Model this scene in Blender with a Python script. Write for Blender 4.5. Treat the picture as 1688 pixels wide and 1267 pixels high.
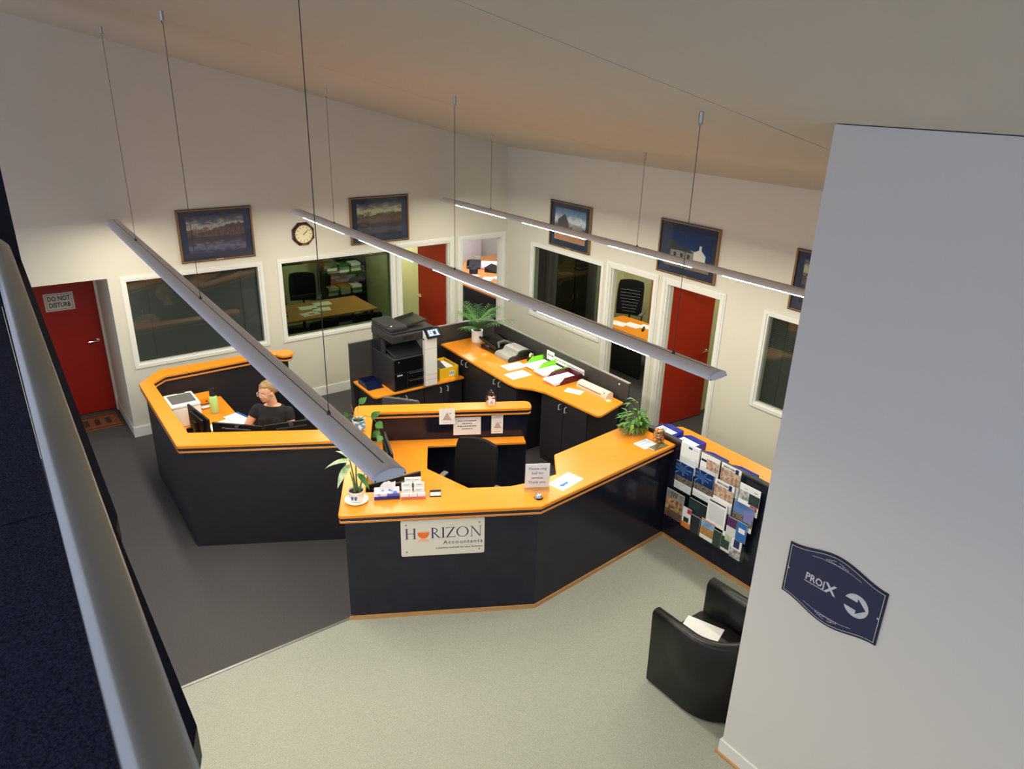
import bpy, bmesh, math, random
from mathutils import Vector, Matrix
random.seed(7)
for o in list(bpy.data.objects): bpy.data.objects.remove(o)
SC = bpy.context.scene
COL = SC.collection

# ------------------------------------------------------------------ camera, world, exposure
CAM = Vector((-7.0644, -9.6601, 4.3643))
YAW, PITCH, ROLL = 0.6459, 0.3898, -0.0297
fw = Vector((math.sin(YAW)*math.cos(PITCH), math.cos(YAW)*math.cos(PITCH), -math.sin(PITCH)))
rt = Vector((math.cos(YAW), -math.sin(YAW), 0)); dn = fw.cross(rt)
r2 = math.cos(ROLL)*rt + math.sin(ROLL)*dn; d2 = -math.sin(ROLL)*rt + math.cos(ROLL)*dn
cd = bpy.data.cameras.new('camera'); cd.sensor_width = 36; cd.lens = 1218.64/1688*36
cd.clip_start = 0.05; cd.clip_end = 100
cam = bpy.data.objects.new('camera', cd); COL.objects.link(cam)
m = Matrix((r2, -d2, -fw)).transposed().to_4x4(); m.translation = CAM
cam.matrix_world = m
SC.camera = cam
wd = bpy.data.worlds.new('world'); SC.world = wd; wd.use_nodes = True
wd.node_tree.nodes['Background'].inputs[0].default_value = (0.64, 0.74, 1.0, 1)
wd.node_tree.nodes['Background'].inputs[1].default_value = 0.90
SC.view_settings.view_transform = 'Standard'; SC.view_settings.look = 'None'
SC.view_settings.exposure = 0.0; SC.view_settings.gamma = 1.0
SC.view_settings.use_curve_mapping = False
FILL_LAMP = 680.0            # small round lenses of the unseen lamps added under the mezzanine
LAMP_STRENGTH = 44.0          # diffusers of the three pendant lights

def area_light(name, loc, size, power, color, rot=(0, 0, 0), sy=None):
    l = bpy.data.lights.new(name, 'AREA'); l.energy = power; l.color = color; l.size = size
    if sy: l.shape = 'RECTANGLE'; l.size_y = sy
    o = bpy.data.objects.new(name, l); COL.objects.link(o); o.location = loc; o.rotation_euler = rot
    return o
# ceiling lights of the offices behind the two walls
area_light('office_light', (-2.2, 1.7, 2.55), 0.6, 12, (0.92, 1.0, 0.66))
area_light('office_light', (-1.25, 1.9, 2.55), 0.3, 34, (1.0, 1.0, 0.66))
area_light('office_light', (1.0, 2.6, 2.55), 0.8, 68, (1.0, 0.95, 0.88))
area_light('office_light', (1.6, -1.7, 2.55), 0.8, 32, (1.0, 0.97, 0.8))
area_light('office_light', (1.2, -4.6, 2.55), 0.5, 14, (0.95, 1.0, 0.7))

# ------------------------------------------------------------------ materials
def lin(c):
    return tuple(((v/255)/12.92 if v/255 <= 0.04045 else ((v/255+0.055)/1.055)**2.4) for v in c)
MATS = {}
def mat(name, rgb, rough=0.5, metal=0.0, noise=None, bump=None, spec=0.5, emit=None, coat=0.0, stretch=None, trans=None):
    """rgb in sRGB 0-255; noise=(scale, rgb2, contrast); bump=(scale, strength)"""
    if name in MATS: return MATS[name]
    M = bpy.data.materials.new(name); M.use_nodes = True; nt = M.node_tree; n = nt.nodes; lk = nt.links
    p = n['Principled BSDF']
    p.inputs['Base Color'].default_value = (*lin(rgb), 1); p.inputs['Roughness'].default_value = rough
    p.inputs['Metallic'].default_value = metal; p.inputs['Specular IOR Level'].default_value = spec
    if coat: p.inputs['Coat Weight'].default_value = coat; p.inputs['Coat Roughness'].default_value = 0.08
    if noise or bump:
        tc = n.new('ShaderNodeTexCoord'); mp = n.new('ShaderNodeMapping'); lk.new(tc.outputs['Object'], mp.inputs[0])
        if stretch: mp.inputs['Scale'].default_value = stretch
    if noise:
        t = n.new('ShaderNodeTexNoise'); t.inputs['Scale'].default_value = noise[0]; t.inputs['Detail'].default_value = 5
        lk.new(mp.outputs[0], t.inputs['Vector'])
        r = n.new('ShaderNodeValToRGB'); k = noise[2] if len(noise) > 2 else 0.2
        r.color_ramp.elements[0].position = 0.5-k; r.color_ramp.elements[1].position = 0.5+k
        r.color_ramp.elements[0].color = (*lin(rgb), 1); r.color_ramp.elements[1].color = (*lin(noise[1]), 1)
        lk.new(t.outputs[0], r.inputs[0]); lk.new(r.outputs[0], p.inputs['Base Color'])
    if bump:
        t2 = n.new('ShaderNodeTexNoise'); t2.inputs['Scale'].default_value = bump[0]; t2.inputs['Detail'].default_value = 3
        lk.new(mp.outputs[0], t2.inputs['Vector'])
        b = n.new('ShaderNodeBump'); b.inputs['Strength'].default_value = bump[1]; b.inputs['Distance'].default_value = 0.01
        lk.new(t2.outputs[0], b.inputs['Height']); lk.new(b.outputs[0], p.inputs['Normal'])
    if emit:
        p.inputs['Emission Color'].default_value = (*lin(emit[0]), 1); p.inputs['Emission Strength'].default_value = emit[1]
    MATS[name] = M
    return M
def glass_mat(name, tint, gloss=0.05, rough=0.02):
    if name in MATS: return MATS[name]
    M = bpy.data.materials.new(name); M.use_nodes = True; nt = M.node_tree; n = nt.nodes; lk = nt.links
    n.remove(n['Principled BSDF'])
    out = n['Material Output']; t = n.new('ShaderNodeBsdfTransparent'); g = n.new('ShaderNodeBsdfGlossy'); mx = n.new('ShaderNodeMixShader')
    f0 = n.new('ShaderNodeLayerWeight'); pw = n.new('ShaderNodeMath'); pw.operation = 'POWER'; pw.inputs[1].default_value = 4.0; lk.new(f0.outputs['Facing'], pw.inputs[0]); f0.inputs[0].default_value = 0.5
    f = n.new('ShaderNodeMath'); f.operation = 'MULTIPLY_ADD'; f.inputs[1].default_value = 0.6; f.inputs[2].default_value = gloss; lk.new(pw.outputs[0], f.inputs[0])
    t.inputs[0].default_value = (*lin(tint), 1); g.inputs['Roughness'].default_value = rough
    lk.new(f.outputs[0], mx.inputs[0]); lk.new(t.outputs[0], mx.inputs[1]); lk.new(g.outputs[0], mx.inputs[2]); lk.new(mx.outputs[0], out.inputs[0])
    MATS[name] = M
    return M
WALL = mat('wall_paint', (221, 216, 202), 0.75, noise=(3, (217, 212, 197), 0.3))
CEIL = mat('ceiling_paint', (212, 205, 188), 0.85)
TRIMW = mat('trim_white', (236, 234, 228), 0.4)
DARKCARPET = mat('charcoal_carpet', (98, 95, 98), 0.95, noise=(160, (72, 69, 72), 0.25), bump=(250, 0.5), spec=0.1)
PALE = mat('pale_carpet', (182, 185, 174), 0.9, noise=(140, (154, 157, 148), 0.22), bump=(240, 0.35), spec=0.15)
NAVYCARPET = mat('navy_carpet', (66, 71, 94), 0.95, noise=(110, (30, 33, 50), 0.2), bump=(130, 1.0), spec=0.1)
WOOD = mat('honey_laminate', (238, 149, 42), 0.28, noise=(5, (232, 143, 38), 0.25), stretch=(1, 7, 1), spec=0.35)
WOODEDGE = mat('honey_edge', (226, 134, 40), 0.35)
BEAD = mat('timber_bead', (214, 140, 70), 0.35)
TIMBER = mat('timber_skirting', (206, 160, 104), 0.5, noise=(9, (180, 132, 80), 0.3), stretch=(1, 1, 8))
NAVYLAM = mat('navy_marble_laminate', (24, 25, 42), 0.16, noise=(7, (31, 32, 47), 0.16), spec=0.4)
CHARLAM = mat('charcoal_laminate', (46, 44, 48), 0.42, noise=(5, (42, 40, 44), 0.3), spec=0.3)
BANDM = mat('counter_band', (40, 32, 46), 0.35)
BLACKP = mat('black_plastic', (26, 26, 28), 0.4)
BLACKG = mat('black_gloss', (12, 12, 14), 0.12)
COPIERM = mat('copier_black', (40, 41, 44), 0.5)
FABRIC = mat('black_fabric', (26, 26, 29), 0.9, bump=(300, 0.3), spec=0.2)
GREYFAB = mat('grey_fabric', (92, 88, 90), 0.9)
LEATHER = mat('black_leather', (11, 11, 13), 0.4, bump=(90, 0.08))
WHITEP = mat('white_plastic', (232, 228, 222), 0.35)
PAPER = mat('white_paper', (244, 243, 246), 0.6)
STEEL = mat('brushed_steel', (190, 188, 182), 0.26, 1.0, noise=(3, (176, 173, 166), 0.3))
CHROME = mat('chrome', (220, 220, 222), 0.12, 1.0)
ALU = mat('lamp_aluminium', (236, 232, 232), 0.42, 0.0)
ALUCAP = mat('lamp_end_cap', (214, 217, 228), 0.45, 0.0)
REDDOOR = mat('red_door', (182, 52, 30), 0.4, noise=(2, (172, 46, 27), 0.3), spec=0.35)
INK = mat('ink_black', (34, 34, 40), 0.6)
INKGREY = mat('ink_grey', (120, 120, 130), 0.6)
BLUEP = mat('blue_plastic', (34, 44, 168), 0.3)
NAVYP = mat('navy_plastic', (20, 26, 64), 0.3)
LIME = mat('lime_plastic', (128, 226, 26), 0.35)
MAROON = mat('maroon_plastic', (88, 26, 44), 0.35)
GOLD = mat('gold_frame', (150, 112, 66), 0.4, 0.2)
FRAMEB = mat('brown_frame', (74, 50, 32), 0.4)
NAVYMAT = mat('navy_mount', (30, 44, 74), 0.6)
GLASS = glass_mat('clear_glass', (250, 252, 252), 0.012)
TINT = glass_mat('tinted_glass', (184, 194, 186), 0.04)
TINT2 = glass_mat('lightly_tinted_glass', (236, 240, 238), 0.035)
ACRYL = glass_mat('clear_acrylic', (250, 252, 253), 0.03)
CERAM = mat('white_ceramic', (240, 238, 234), 0.18)
SOIL = mat('soil', (52, 40, 30), 0.95, noise=(60, (30, 22, 16)))
LEAF = mat('green_leaf', (58, 118, 44), 0.45, noise=(14, (82, 140, 58), 0.25))
LEAFD = mat('dark_leaf', (52, 104, 46), 0.4, noise=(14, (74, 126, 58), 0.25))
LEAFP = mat('pale_leaf', (206, 220, 186), 0.45, noise=(22, (120, 158, 104), 0.2))
LEAFY = mat('yellow_green_leaf', (128, 150, 48), 0.5, noise=(20, (70, 116, 44), 0.2))
STEM = mat('stem', (96, 128, 66), 0.6)
SKIN = mat('skin', (226, 170, 140), 0.5)
HAIR = mat('blonde_hair', (176, 142, 98), 0.45, noise=(12, (128, 96, 62), 0.25), stretch=(1, 1, 6))
SHIRT = mat('black_shirt', (20, 21, 25), 0.85)

# ------------------------------------------------------------------ mesh builder
class B:
    def __init__(s): s.v = []; s.f = []; s.mi = []; s.m = 0
    def add(s, vs, fs):
        k = len(s.v); s.v += [tuple(x) for x in vs]; s.f += [tuple(i+k for i in f) for f in fs]; s.mi += [s.m]*len(fs); return s
    def mid(s, i): s.m = i; return s
    def box(s, x0, x1, y0, y1, z0, z1, M=None):
        vs = [Vector((x, y, z)) for z in (z0, z1) for y in (y0, y1) for x in (x0, x1)]
        if M is not None: vs = [M @ v for v in vs]
        return s.add(vs, [(0, 2, 3, 1), (4, 5, 7, 6), (0, 1, 5, 4), (2, 6, 7, 3), (0, 4, 6, 2), (1, 3, 7, 5)])
    def rbox(s, x0, x1, y0, y1, z0, z1, r=0.01, M=None):
        """box with all edges chamfered"""
        r = min(r, (x1-x0)/2.01, (y1-y0)/2.01, (z1-z0)/2.01)
        bm = bmesh.new(); bmesh.ops.create_cube(bm, size=1)
        for v in bm.verts: v.co = Vector(((x0+x1)/2+v.co.x*(x1-x0), (y0+y1)/2+v.co.y*(y1-y0), (z0+z1)/2+v.co.z*(z1-z0)))
        bmesh.ops.bevel(bm, geom=bm.edges[:], offset=r, segments=2, affect='EDGES', profile=0.5)
        bm.verts.index_update()
        vs = [v.co.copy() for v in bm.verts]; fs = [tuple(v.index for v in f.verts) for f in bm.faces]; bm.free()
        if M is not None: vs = [M @ v for v in vs]
        return s.add(vs, fs)
    def prism(s, poly, z0, z1, M=None, ch=0.0):
        n = len(poly); A = sum(poly[i][0]*poly[(i+1) % n][1]-poly[(i+1) % n][0]*poly[i][1] for i in range(n))
        if A < 0: poly = list(poly)[::-1]
        if ch > 0:
            q = inset(poly, ch)
            lv = [(poly, z0), (poly, z1-ch), (q, z1)]
        else: lv = [(poly, z0), (poly, z1)]
        vs = [Vector((p[0], p[1], z)) for pl, z in lv for p in pl]
        if M is not None: vs = [M @ v for v in vs]
        fs = [tuple(range(n))[::-1], tuple(range((len(lv)-1)*n, len(lv)*n))]
        for k in range(len(lv)-1):
            for i in range(n):
                j = (i+1) % n; fs.append((k*n+i, k*n+j, (k+1)*n+j, (k+1)*n+i))
        return s.add(vs, fs)
    def ring_loft(s, rings, cap=True, closed=True):
        n = len(rings[0]); vs = [p for r in rings for p in r]; fs = []
        for k in range(len(rings)-1):
            for i in range(n if closed else n-1):
                j = (i+1) % n; fs.append((k*n+i, k*n+j, (k+1)*n+j, (k+1)*n+i))
        if cap and closed: fs += [tuple(range(n))[::-1], tuple(range((len(rings)-1)*n, len(rings)*n))]
        return s.add(vs, fs)
    def tube(s, pts, r, n=8, cap=True):
        pts = [Vector(p) for p in pts]; rs = r if isinstance(r, (list, tuple)) else [r]*len(pts); rings = []; up = None
        for i, p in enumerate(pts):
            t = (pts[min(i+1, len(pts)-1)]-pts[max(i-1, 0)])
            t = t.normalized() if t.length > 1e-9 else Vector((0, 0, 1))
            a = up if up is not None else (Vector((0, 0, 1)) if abs(t.z) < 0.9 else Vector((1, 0, 0)))
            x = t.cross(a)
            if x.length < 1e-6: x = t.cross(Vector((1, 0.3, 0)))
            x.normalize(); y = x.cross(t).normalized(); up = y
            rings.append([p+rs[i]*(math.cos(2*math.pi*k/n)*x+math.sin(2*math.pi*k/n)*y) for k in range(n)])
        return s.ring_loft(rings, cap)
    def lathe(s, prof, n=20, c=(0, 0, 0), cap=True, M=None):
        rings = [[Vector((c[0]+r*math.cos(2*math.pi*k/n), c[1]+r*math.sin(2*math.pi*k/n), c[2]+z)) for k in range(n)] for r, z in prof]
        if M is not None: rings = [[M @ v for v in r] for r in rings]
        return s.ring_loft(rings, cap)
    def ell(s, c, rx, ry, rz, n=14, k=9, M=None):
        rings = []
        for i in range(k+1):
            a = math.pi*(i+0.001)/(k+0.002)-math.pi/2
            rings.append([Vector((c[0]+rx*math.cos(a)*math.cos(2*math.pi*j/n), c[1]+ry*math.cos(a)*math.sin(2*math.pi*j/n), c[2]+rz*math.sin(a))) for j in range(n)])
        if M is not None: rings = [[M @ v for v in r] for r in rings]
        return s.ring_loft(rings)
    def quad(s, a, b, c, d): return s.add([a, b, c, d], [(0, 1, 2, 3)])
    def leaf(s, p, d, up, L, W, bend=0.3, n=5):
        """pointed leaf with slight thickness-free curved blade"""
        p = Vector(p); d = Vector(d).normalized(); x = d.cross(Vector(up)); x = x.normalized() if x.length > 1e-5 else Vector((1, 0, 0)); nrm = x.cross(d).normalized()
        vs = []; fs = []
        for i in range(n+1):
            t = i/n; w = W*0.5*math.sin(math.pi*(0.06+0.94*t)**0.75) if i < n else 0.001
            c = p+d*(L*t*(1-0.25*bend*t))-nrm*(bend*L*t*t)
            vs += [c-x*w+nrm*w*0.25, c, c+x*w+nrm*w*0.25]
        for i in range(n):
            a = 3*i; fs += [(a, a+1, a+4, a+3), (a+1, a+2, a+5, a+4)]
        return s.add(vs, fs)

def inset(poly, d):
    n = len(poly); A = sum(poly[i][0]*poly[(i+1) % n][1]-poly[(i+1) % n][0]*poly[i][1] for i in range(n)); sg = 1 if A > 0 else -1
    out = []
    for i in range(n):
        p0, p1, p2 = Vector(poly[i-1][:2]), Vector(poly[i][:2]), Vector(poly[(i+1) % n][:2])
        a = (p1-p0).normalized(); b = (p2-p1).normalized()
        na = Vector((-a.y, a.x))*sg; nb = Vector((-b.y, b.x))*sg
        h = (na+nb)
        q = p1+h*(d/max(0.25, (1+na.dot(nb)))); out.append((q.x, q.y))
    return out
def roundpoly(pts, seg=5):
    """pts: (x, y) or (x, y, r)"""
    out = []; n = len(pts)
    for i, p in enumerate(pts):
        r = p[2] if len(p) > 2 else 0
        P = Vector(p[:2])
        if r <= 0: out.append((P.x, P.y)); continue
        a = (Vector(pts[i-1][:2])-P); b = (Vector(pts[(i+1) % n][:2])-P); la, lb = a.length, b.length; a /= la; b /= lb
        ang = math.acos(max(-1, min(1, a.dot(b)))); t = min(r/math.tan(ang/2), la*0.49, lb*0.49)
        A_ = P+a*t; B_ = P+b*t
        for k in range(seg+1):
            u = k/seg; q = A_*(1-u)**2+P*2*u*(1-u)+B_*u*u; out.append((q.x, q.y))
    return out

def obj(name, b, mats, parent=None, smooth=False, kind=None):
    me = bpy.data.meshes.new(name); me.from_pydata(b.v, [], b.f)
    for M in (mats if isinstance(mats, (list, tuple)) else [mats]): me.materials.append(M)
    for p, i in zip(me.polygons, b.mi): p.material_index = i
    bm = bmesh.new(); bm.from_mesh(me); bmesh.ops.recalc_face_normals(bm, faces=bm.faces[:]); bm.to_mesh(me); bm.free()
    if smooth:
        me.polygons.foreach_set('use_smooth', [True]*len(me.polygons))
        if smooth != 'all': me.set_sharp_from_angle(angle=math.radians(40))
    o = bpy.data.objects.new(name, me); COL.objects.link(o)
    if parent is not None: o.parent = parent
    if kind: o['kind'] = kind
    return o
def tag(o, label, cat, group=None):
    o['label'] = label; o['category'] = cat
    if group: o['group'] = group
    return o
def thing(name, label, cat, loc=(0, 0, 0), rz=0.0, group=None):
    o = bpy.data.objects.new(name, None); COL.objects.link(o); o.location = loc; o.rotation_euler = (0, 0, rz); o.empty_display_size = 0.1
    return tag(o, label, cat, group)
def struct(name, b, M, parent=None, smooth=False):
    o = obj(name, b, M, parent, smooth)
    if parent is None: o['kind'] = 'structure'
    return o
def sroot(name, loc=(0, 0, 0), rz=0.0):
    o = bpy.data.objects.new(name, None); COL.objects.link(o); o.location = loc; o.rotation_euler = (0, 0, rz); o['kind'] = 'structure'; o.empty_display_size = 0.1
    return o
def copy_tree(o, parent=None):
    c = o.copy(); COL.objects.link(c); c.parent = parent
    for ch in o.children: copy_tree(ch, c)
    return c
def text(name, body, size, M, parent, org, xd=(1, 0, 0), yd=(0, 0, 1), align='CENTER', ext=0.0006, sx=1.0, bold=0.0, space=1.0):
    cu = bpy.data.curves.new(name, 'FONT'); cu.body = body; cu.size = size; cu.align_x = align; cu.align_y = 'CENTER'; cu.extrude = ext
    cu.offset = bold; cu.resolution_u = 2; cu.space_character = space; cu.space_line = 0.95
    t = bpy.data.objects.new(name, cu); COL.objects.link(t)
    bpy.context.view_layer.update()
    me = bpy.data.meshes.new_from_object(t.evaluated_get(bpy.context.evaluated_depsgraph_get()))
    bpy.data.objects.remove(t); bpy.data.curves.remove(cu)
    X = Vector(xd).normalized(); Y = Vector(yd).normalized(); N = X.cross(Y); O = Vector(org)
    for v in me.vertices: v.co = O+X*(v.co.x*sx)+Y*v.co.y+N*v.co.z
    me.name = name; me.materials.clear(); me.materials.append(M)
    o = bpy.data.objects.new(name, me); COL.objects.link(o); o.parent = parent
    return o
def sheet(b, O, xd, yd, rects, t=0.0008):
    """thin raised patches (u0,v0,u1,v1,matindex) on a plane"""
    X = Vector(xd).normalized(); Y = Vector(yd).normalized(); N = X.cross(Y); O = Vector(O)
    for r in rects:
        b.mid(r[4]); lo = t*(0.4+(r[5] if len(r) > 5 else 0))
        ps = [O+X*u+Y*v+N*lo for u, v in ((r[0], r[1]), (r[2], r[1]), (r[2], r[3]), (r[0], r[3]))]
        b.quad(*ps)
    return b
Rz = lambda a: Matrix.Rotation(a, 4, 'Z')
T = lambda x, y, z: Matrix.Translation((x, y, z))
# ------------------------------------------------------------------ room shell
CH, CS = 3.4182, 0.2283
def cz(x): return CH-CS*x
XL, YN = -9.6, -13.0
# dark carpet and pale front floor
b = B(); b.prism([(XL, YN), (3.6, YN), (3.6, 4.6), (XL, 4.6)], -0.1, 0.0); struct('floor', b, DARKCARPET)
b = B(); b.prism([(-8.6, -12.9), (-1.74, -12.9), (-1.74, -5.30), (-3.63, -5.45), (-4.99, -4.739), (-8.6, -4.739)], 0.0005, 0.004); struct('floor', b, PALE)
b = B(); b.prism([(-8.6, -4.745), (-5.015, -4.745), (-5.015, -4.722), (-8.6, -4.722)], 0.0005, 0.010); struct('trim_1', b, mat('strip_metal', (150, 150, 150), 0.4, 0.6))
# sloping ceiling with recessed joint lines
b = B()
ys = [0.12, -3.43, -6.98, YN]; g = 0.006
for i in range(3):
    y1, y0 = ys[i]-(g if i else 0), ys[i+1]+g
    xa, xb = 0.12, XL
    b.add([(xa, y0, cz(xa)), (xb, y0, cz(xb)), (xb, y1, cz(xb)), (xa, y1, cz(xa)),
           (xa, y0, cz(xa)+0.02), (xb, y0, cz(xb)+0.02), (xb, y1, cz(xb)+0.02), (xa, y1, cz(xa)+0.02)],
          [(0, 1, 2, 3), (7, 6, 5, 4), (0, 4, 5, 1), (1, 5, 6, 2), (2, 6, 7, 3), (3, 7, 4, 0)])
ceil_o = struct('ceiling', b, CEIL)
b = B(); b.add([(0.12, YN, cz(0.12)+0.021), (XL, YN, cz(XL)+0.021), (XL, 0.12, cz(XL)+0.021), (0.12, 0.12, cz(0.12)+0.021)], [(0, 1, 2, 3)])
obj('joint_backing', b, mat('joint_shadow', (90, 84, 76), 0.9), ceil_o)

# walls built as panels round their openings
def wall_panels(openings, a0, a1, ztop, thick, axis):
    """openings: (a_lo, a_hi, z0, z1). axis 'x': wall in plane y=0 going back to y=thick. 'y': wall in plane x=0 to x=thick"""
    b = B(); cuts = sorted(openings); pos = a0
    def piece(p0, p1, z0, z1):
        if p1-p0 < 1e-4: return
        if axis == 'x':
            t0, t1 = (ztop(p0), ztop(p1)) if z1 is None else (z1, z1)
            vs = [(p0, 0, z0), (p1, 0, z0), (p1, 0, t1), (p0, 0, t0), (p0, thick, z0), (p1, thick, z0), (p1, thick, t1), (p0, thick, t0)]
        else:
            t = ztop(0) if z1 is None else z1
            vs = [(0, p0, z0), (0, p1, z0), (0, p1, t), (0, p0, t), (thick, p0, z0), (thick, p1, z0), (thick, p1, t), (thick, p0, t)]
        b.add(vs, [(0, 1, 2, 3), (7, 6, 5, 4), (0, 4, 5, 1), (1, 5, 6, 2), (2, 6, 7, 3), (3, 7, 4, 0)])
    for lo, hi, z0, z1 in cuts:
        piece(pos, lo, 0, None)
        if z0 > 0: piece(lo, hi, 0, z0)
        piece(lo, hi, z1, None); pos = hi
    piece(pos, a1, 0, None)
    return b
TH = 0.11
W1 = (-5.63, -4.005, 0.95, 2.035); W2 = (-3.73, -2.06, 0.95, 2.035)
D0 = (-6.62, -5.802, 0, 2.075); D2 = (-1.925, -1.04, 0, 2.055); D3 = (-0.845, -0.058, 0, 2.055)
WB1 = (-2.295, -0.722, 0.95, 2.035); DB1 = (-3.285, -2.455, 0, 2.055); DB2 = (-4.355, -3.49, 0, 2.055); WB2 = (-6.55, -4.995, 0.95, 2.035)
struct('wall_left', wall_panels([W1, W2, D0, D2, D3], XL, 0.11, lambda x: cz(x), TH, 'x'), WALL)
struct('wall_right', wall_panels([WB1, DB1, DB2, WB2], YN, 0.0, lambda x: cz(0)+0.0, TH, 'y'), WALL)
# alcove of the left door
b = B(); b.box(D0[1], D0[1]+0.1, TH, 1.12, 0, 2.4); b.box(-6.72, D0[0], TH, 1.12, 0, 2.4); b.box(-6.72, D0[1]+0.1, 1.12, 1.2, 0, 2.4); b.box(-6.72, D0[1]+0.1, TH, 1.2, 2.075, 2.15)
struct('wall_alcove', b, WALL)

# sign wall on the right (end of a projecting wall)
PX, PY = -3.49, -7.50
b = B(); b.add([(PX, PY, 0), (PX, YN, 0), (PX, YN, cz(PX)-0.006), (PX, PY, cz(PX)-0.006), (PX+1.6, PY, 0), (PX+1.6, YN, 0), (PX+1.6, YN, cz(PX+1.6)-0.006), (PX+1.6, PY, cz(PX+1.6)-0.006)],
      [(0, 1, 2, 3), (7, 6, 5, 4), (0, 4, 5, 1), (1, 5, 6, 2), (2, 6, 7, 3), (3, 7, 4, 0)])
struct('wall_front', b, mat('sign_wall_paint', (222, 219, 212), 0.7))
b = B(); b.prism([(PX-0.014, YN), (PX-0.0002, YN), (PX-0.0002, PY+0.0002), (PX+1.6, PY+0.0002), (PX+1.6, PY+0.014), (PX-0.014, PY+0.014)], 0.004, 0.125, ch=0.0)
bb = struct('baseboard_front', b, TRIMW)
b = B(); b.prism([(PX-0.03, YN), (PX-0.0142, YN), (PX-0.0142, PY+0.0142), (PX+1.6, PY+0.0142), (PX+1.6, PY+0.03), (PX-0.03, PY+0.03)], 0.0042, 0.022); obj('quadrant', b, TIMBER, bb)
# baseboards on the two back walls
b = B(); hb = 0.14
for x0, x1 in ((XL, D0[0]), (D0[1], D2[0]-0.07), (D2[1]+0.07, D3[0]-0.07)):
    b.box(x0, x1, -0.014, 0, 0, hb-0.012); b.box(x0, x1, -0.010, 0, hb-0.012, hb)
b.box(D0[1]-0.014, D0[1], -0.014, 1.11, 0, hb)
struct('baseboard_left', b, TRIMW)
b = B()
for y0, y1 in ((YN, DB2[0]-0.07), (DB2[1]+0.07, DB1[0]-0.07), (DB1[1]+0.07, -0.0)):
    if y1-y0 > 0.01: b.box(-0.014, 0, y0, y1, 0, hb-0.012); b.box(-0.010, 0, y0, y1, hb-0.012, hb)
struct('baseboard_right', b, TRIMW)

# ---- windows: frame, pane, blind
SLAT = mat('blind_slat_dark', (66, 68, 68), 0.5)
def window(n, lo, hi, z0, z1, axis, pane, blind=0.0, mullions=(), tilt=0.9):
    r = sroot('window_%d' % n, ((lo+hi)/2, 0, z0) if axis == 'x' else (0, (lo+hi)/2, z0), 0 if axis == 'x' else -math.pi/2)
    w = (hi-lo)/2; h = z1-z0; f = 0.04
    # local x along wall, y into the wall
    b = B()
    for x0, x1, a0, a1 in ((-w-f, -w, -f, h+f), (w, w+f, -f, h+f), (-w, w, -f, 0), (-w, w, h, h+f)): b.box(x0, x1, -0.016, 0, a0, a1)
    for x0, x1, a0, a1 in ((-w, -w+0.022, 0, h), (w-0.022, w, 0, h), (-w+0.022, w-0.022, 0, 0.022), (-w+0.022, w-0.022, h-0.022, h)): b.box(x0, x1, -0.004, TH, a0, a1)
    obj('window_frame', b, TRIMW, r)
    for mx in mullions:
        b = B(); b.box(mx-0.004, mx+0.004, 0.028, 0.04, 0.022, h-0.022); obj('pane_joint', b, BLACKP, r)
    b = B(); b.box(-w+0.022, w-0.022, 0.03, 0.036, 0.022, h-0.022); obj('pane', b, pane, r)
    if blind > 0:
        b = B(); z = h-0.05; k = 0
        M0 = Matrix.Rotation(tilt, 4, 'X')
        while z > h*(1-blind)+0.03:
            b.box(-w+0.03, w-0.03, -0.012, 0.012, -0.0006, 0.0006, T(0, 0.075, z) @ M0); z -= 0.0215
        o = obj('blind_slats', b, SLAT, r, kind='stuff')
        b = B(); b.box(-w+0.025, w-0.025, 0.06, 0.09, h-0.048, h-0.022); b.box(-w+0.03, w-0.03, 0.063, 0.087, max(z-0.005, 0.024), max(z-0.005, 0.024)+0.014); obj('blind_rail', b, SLAT, r)
        b = B()
        for cx in (-w*0.7, w*0.7): b.box(cx-0.002, cx+0.002, 0.058, 0.061, max(z, 0.03), h-0.05)
        obj('blind_cord', b, SLAT, r)
    return r
window(1, *W1, 'x', TINT2, 1.0, tilt=1.0)
window(2, *W2, 'x', TINT, 0.09, tilt=0.2)
window(3, WB1[0], WB1[1], WB1[2], WB1[3], 'y', TINT, 0.05, tilt=0.2)
window(4, WB2[0], WB2[1], WB2[2], WB2[3], 'y', TINT2, 1.0, tilt=0.5)

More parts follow.
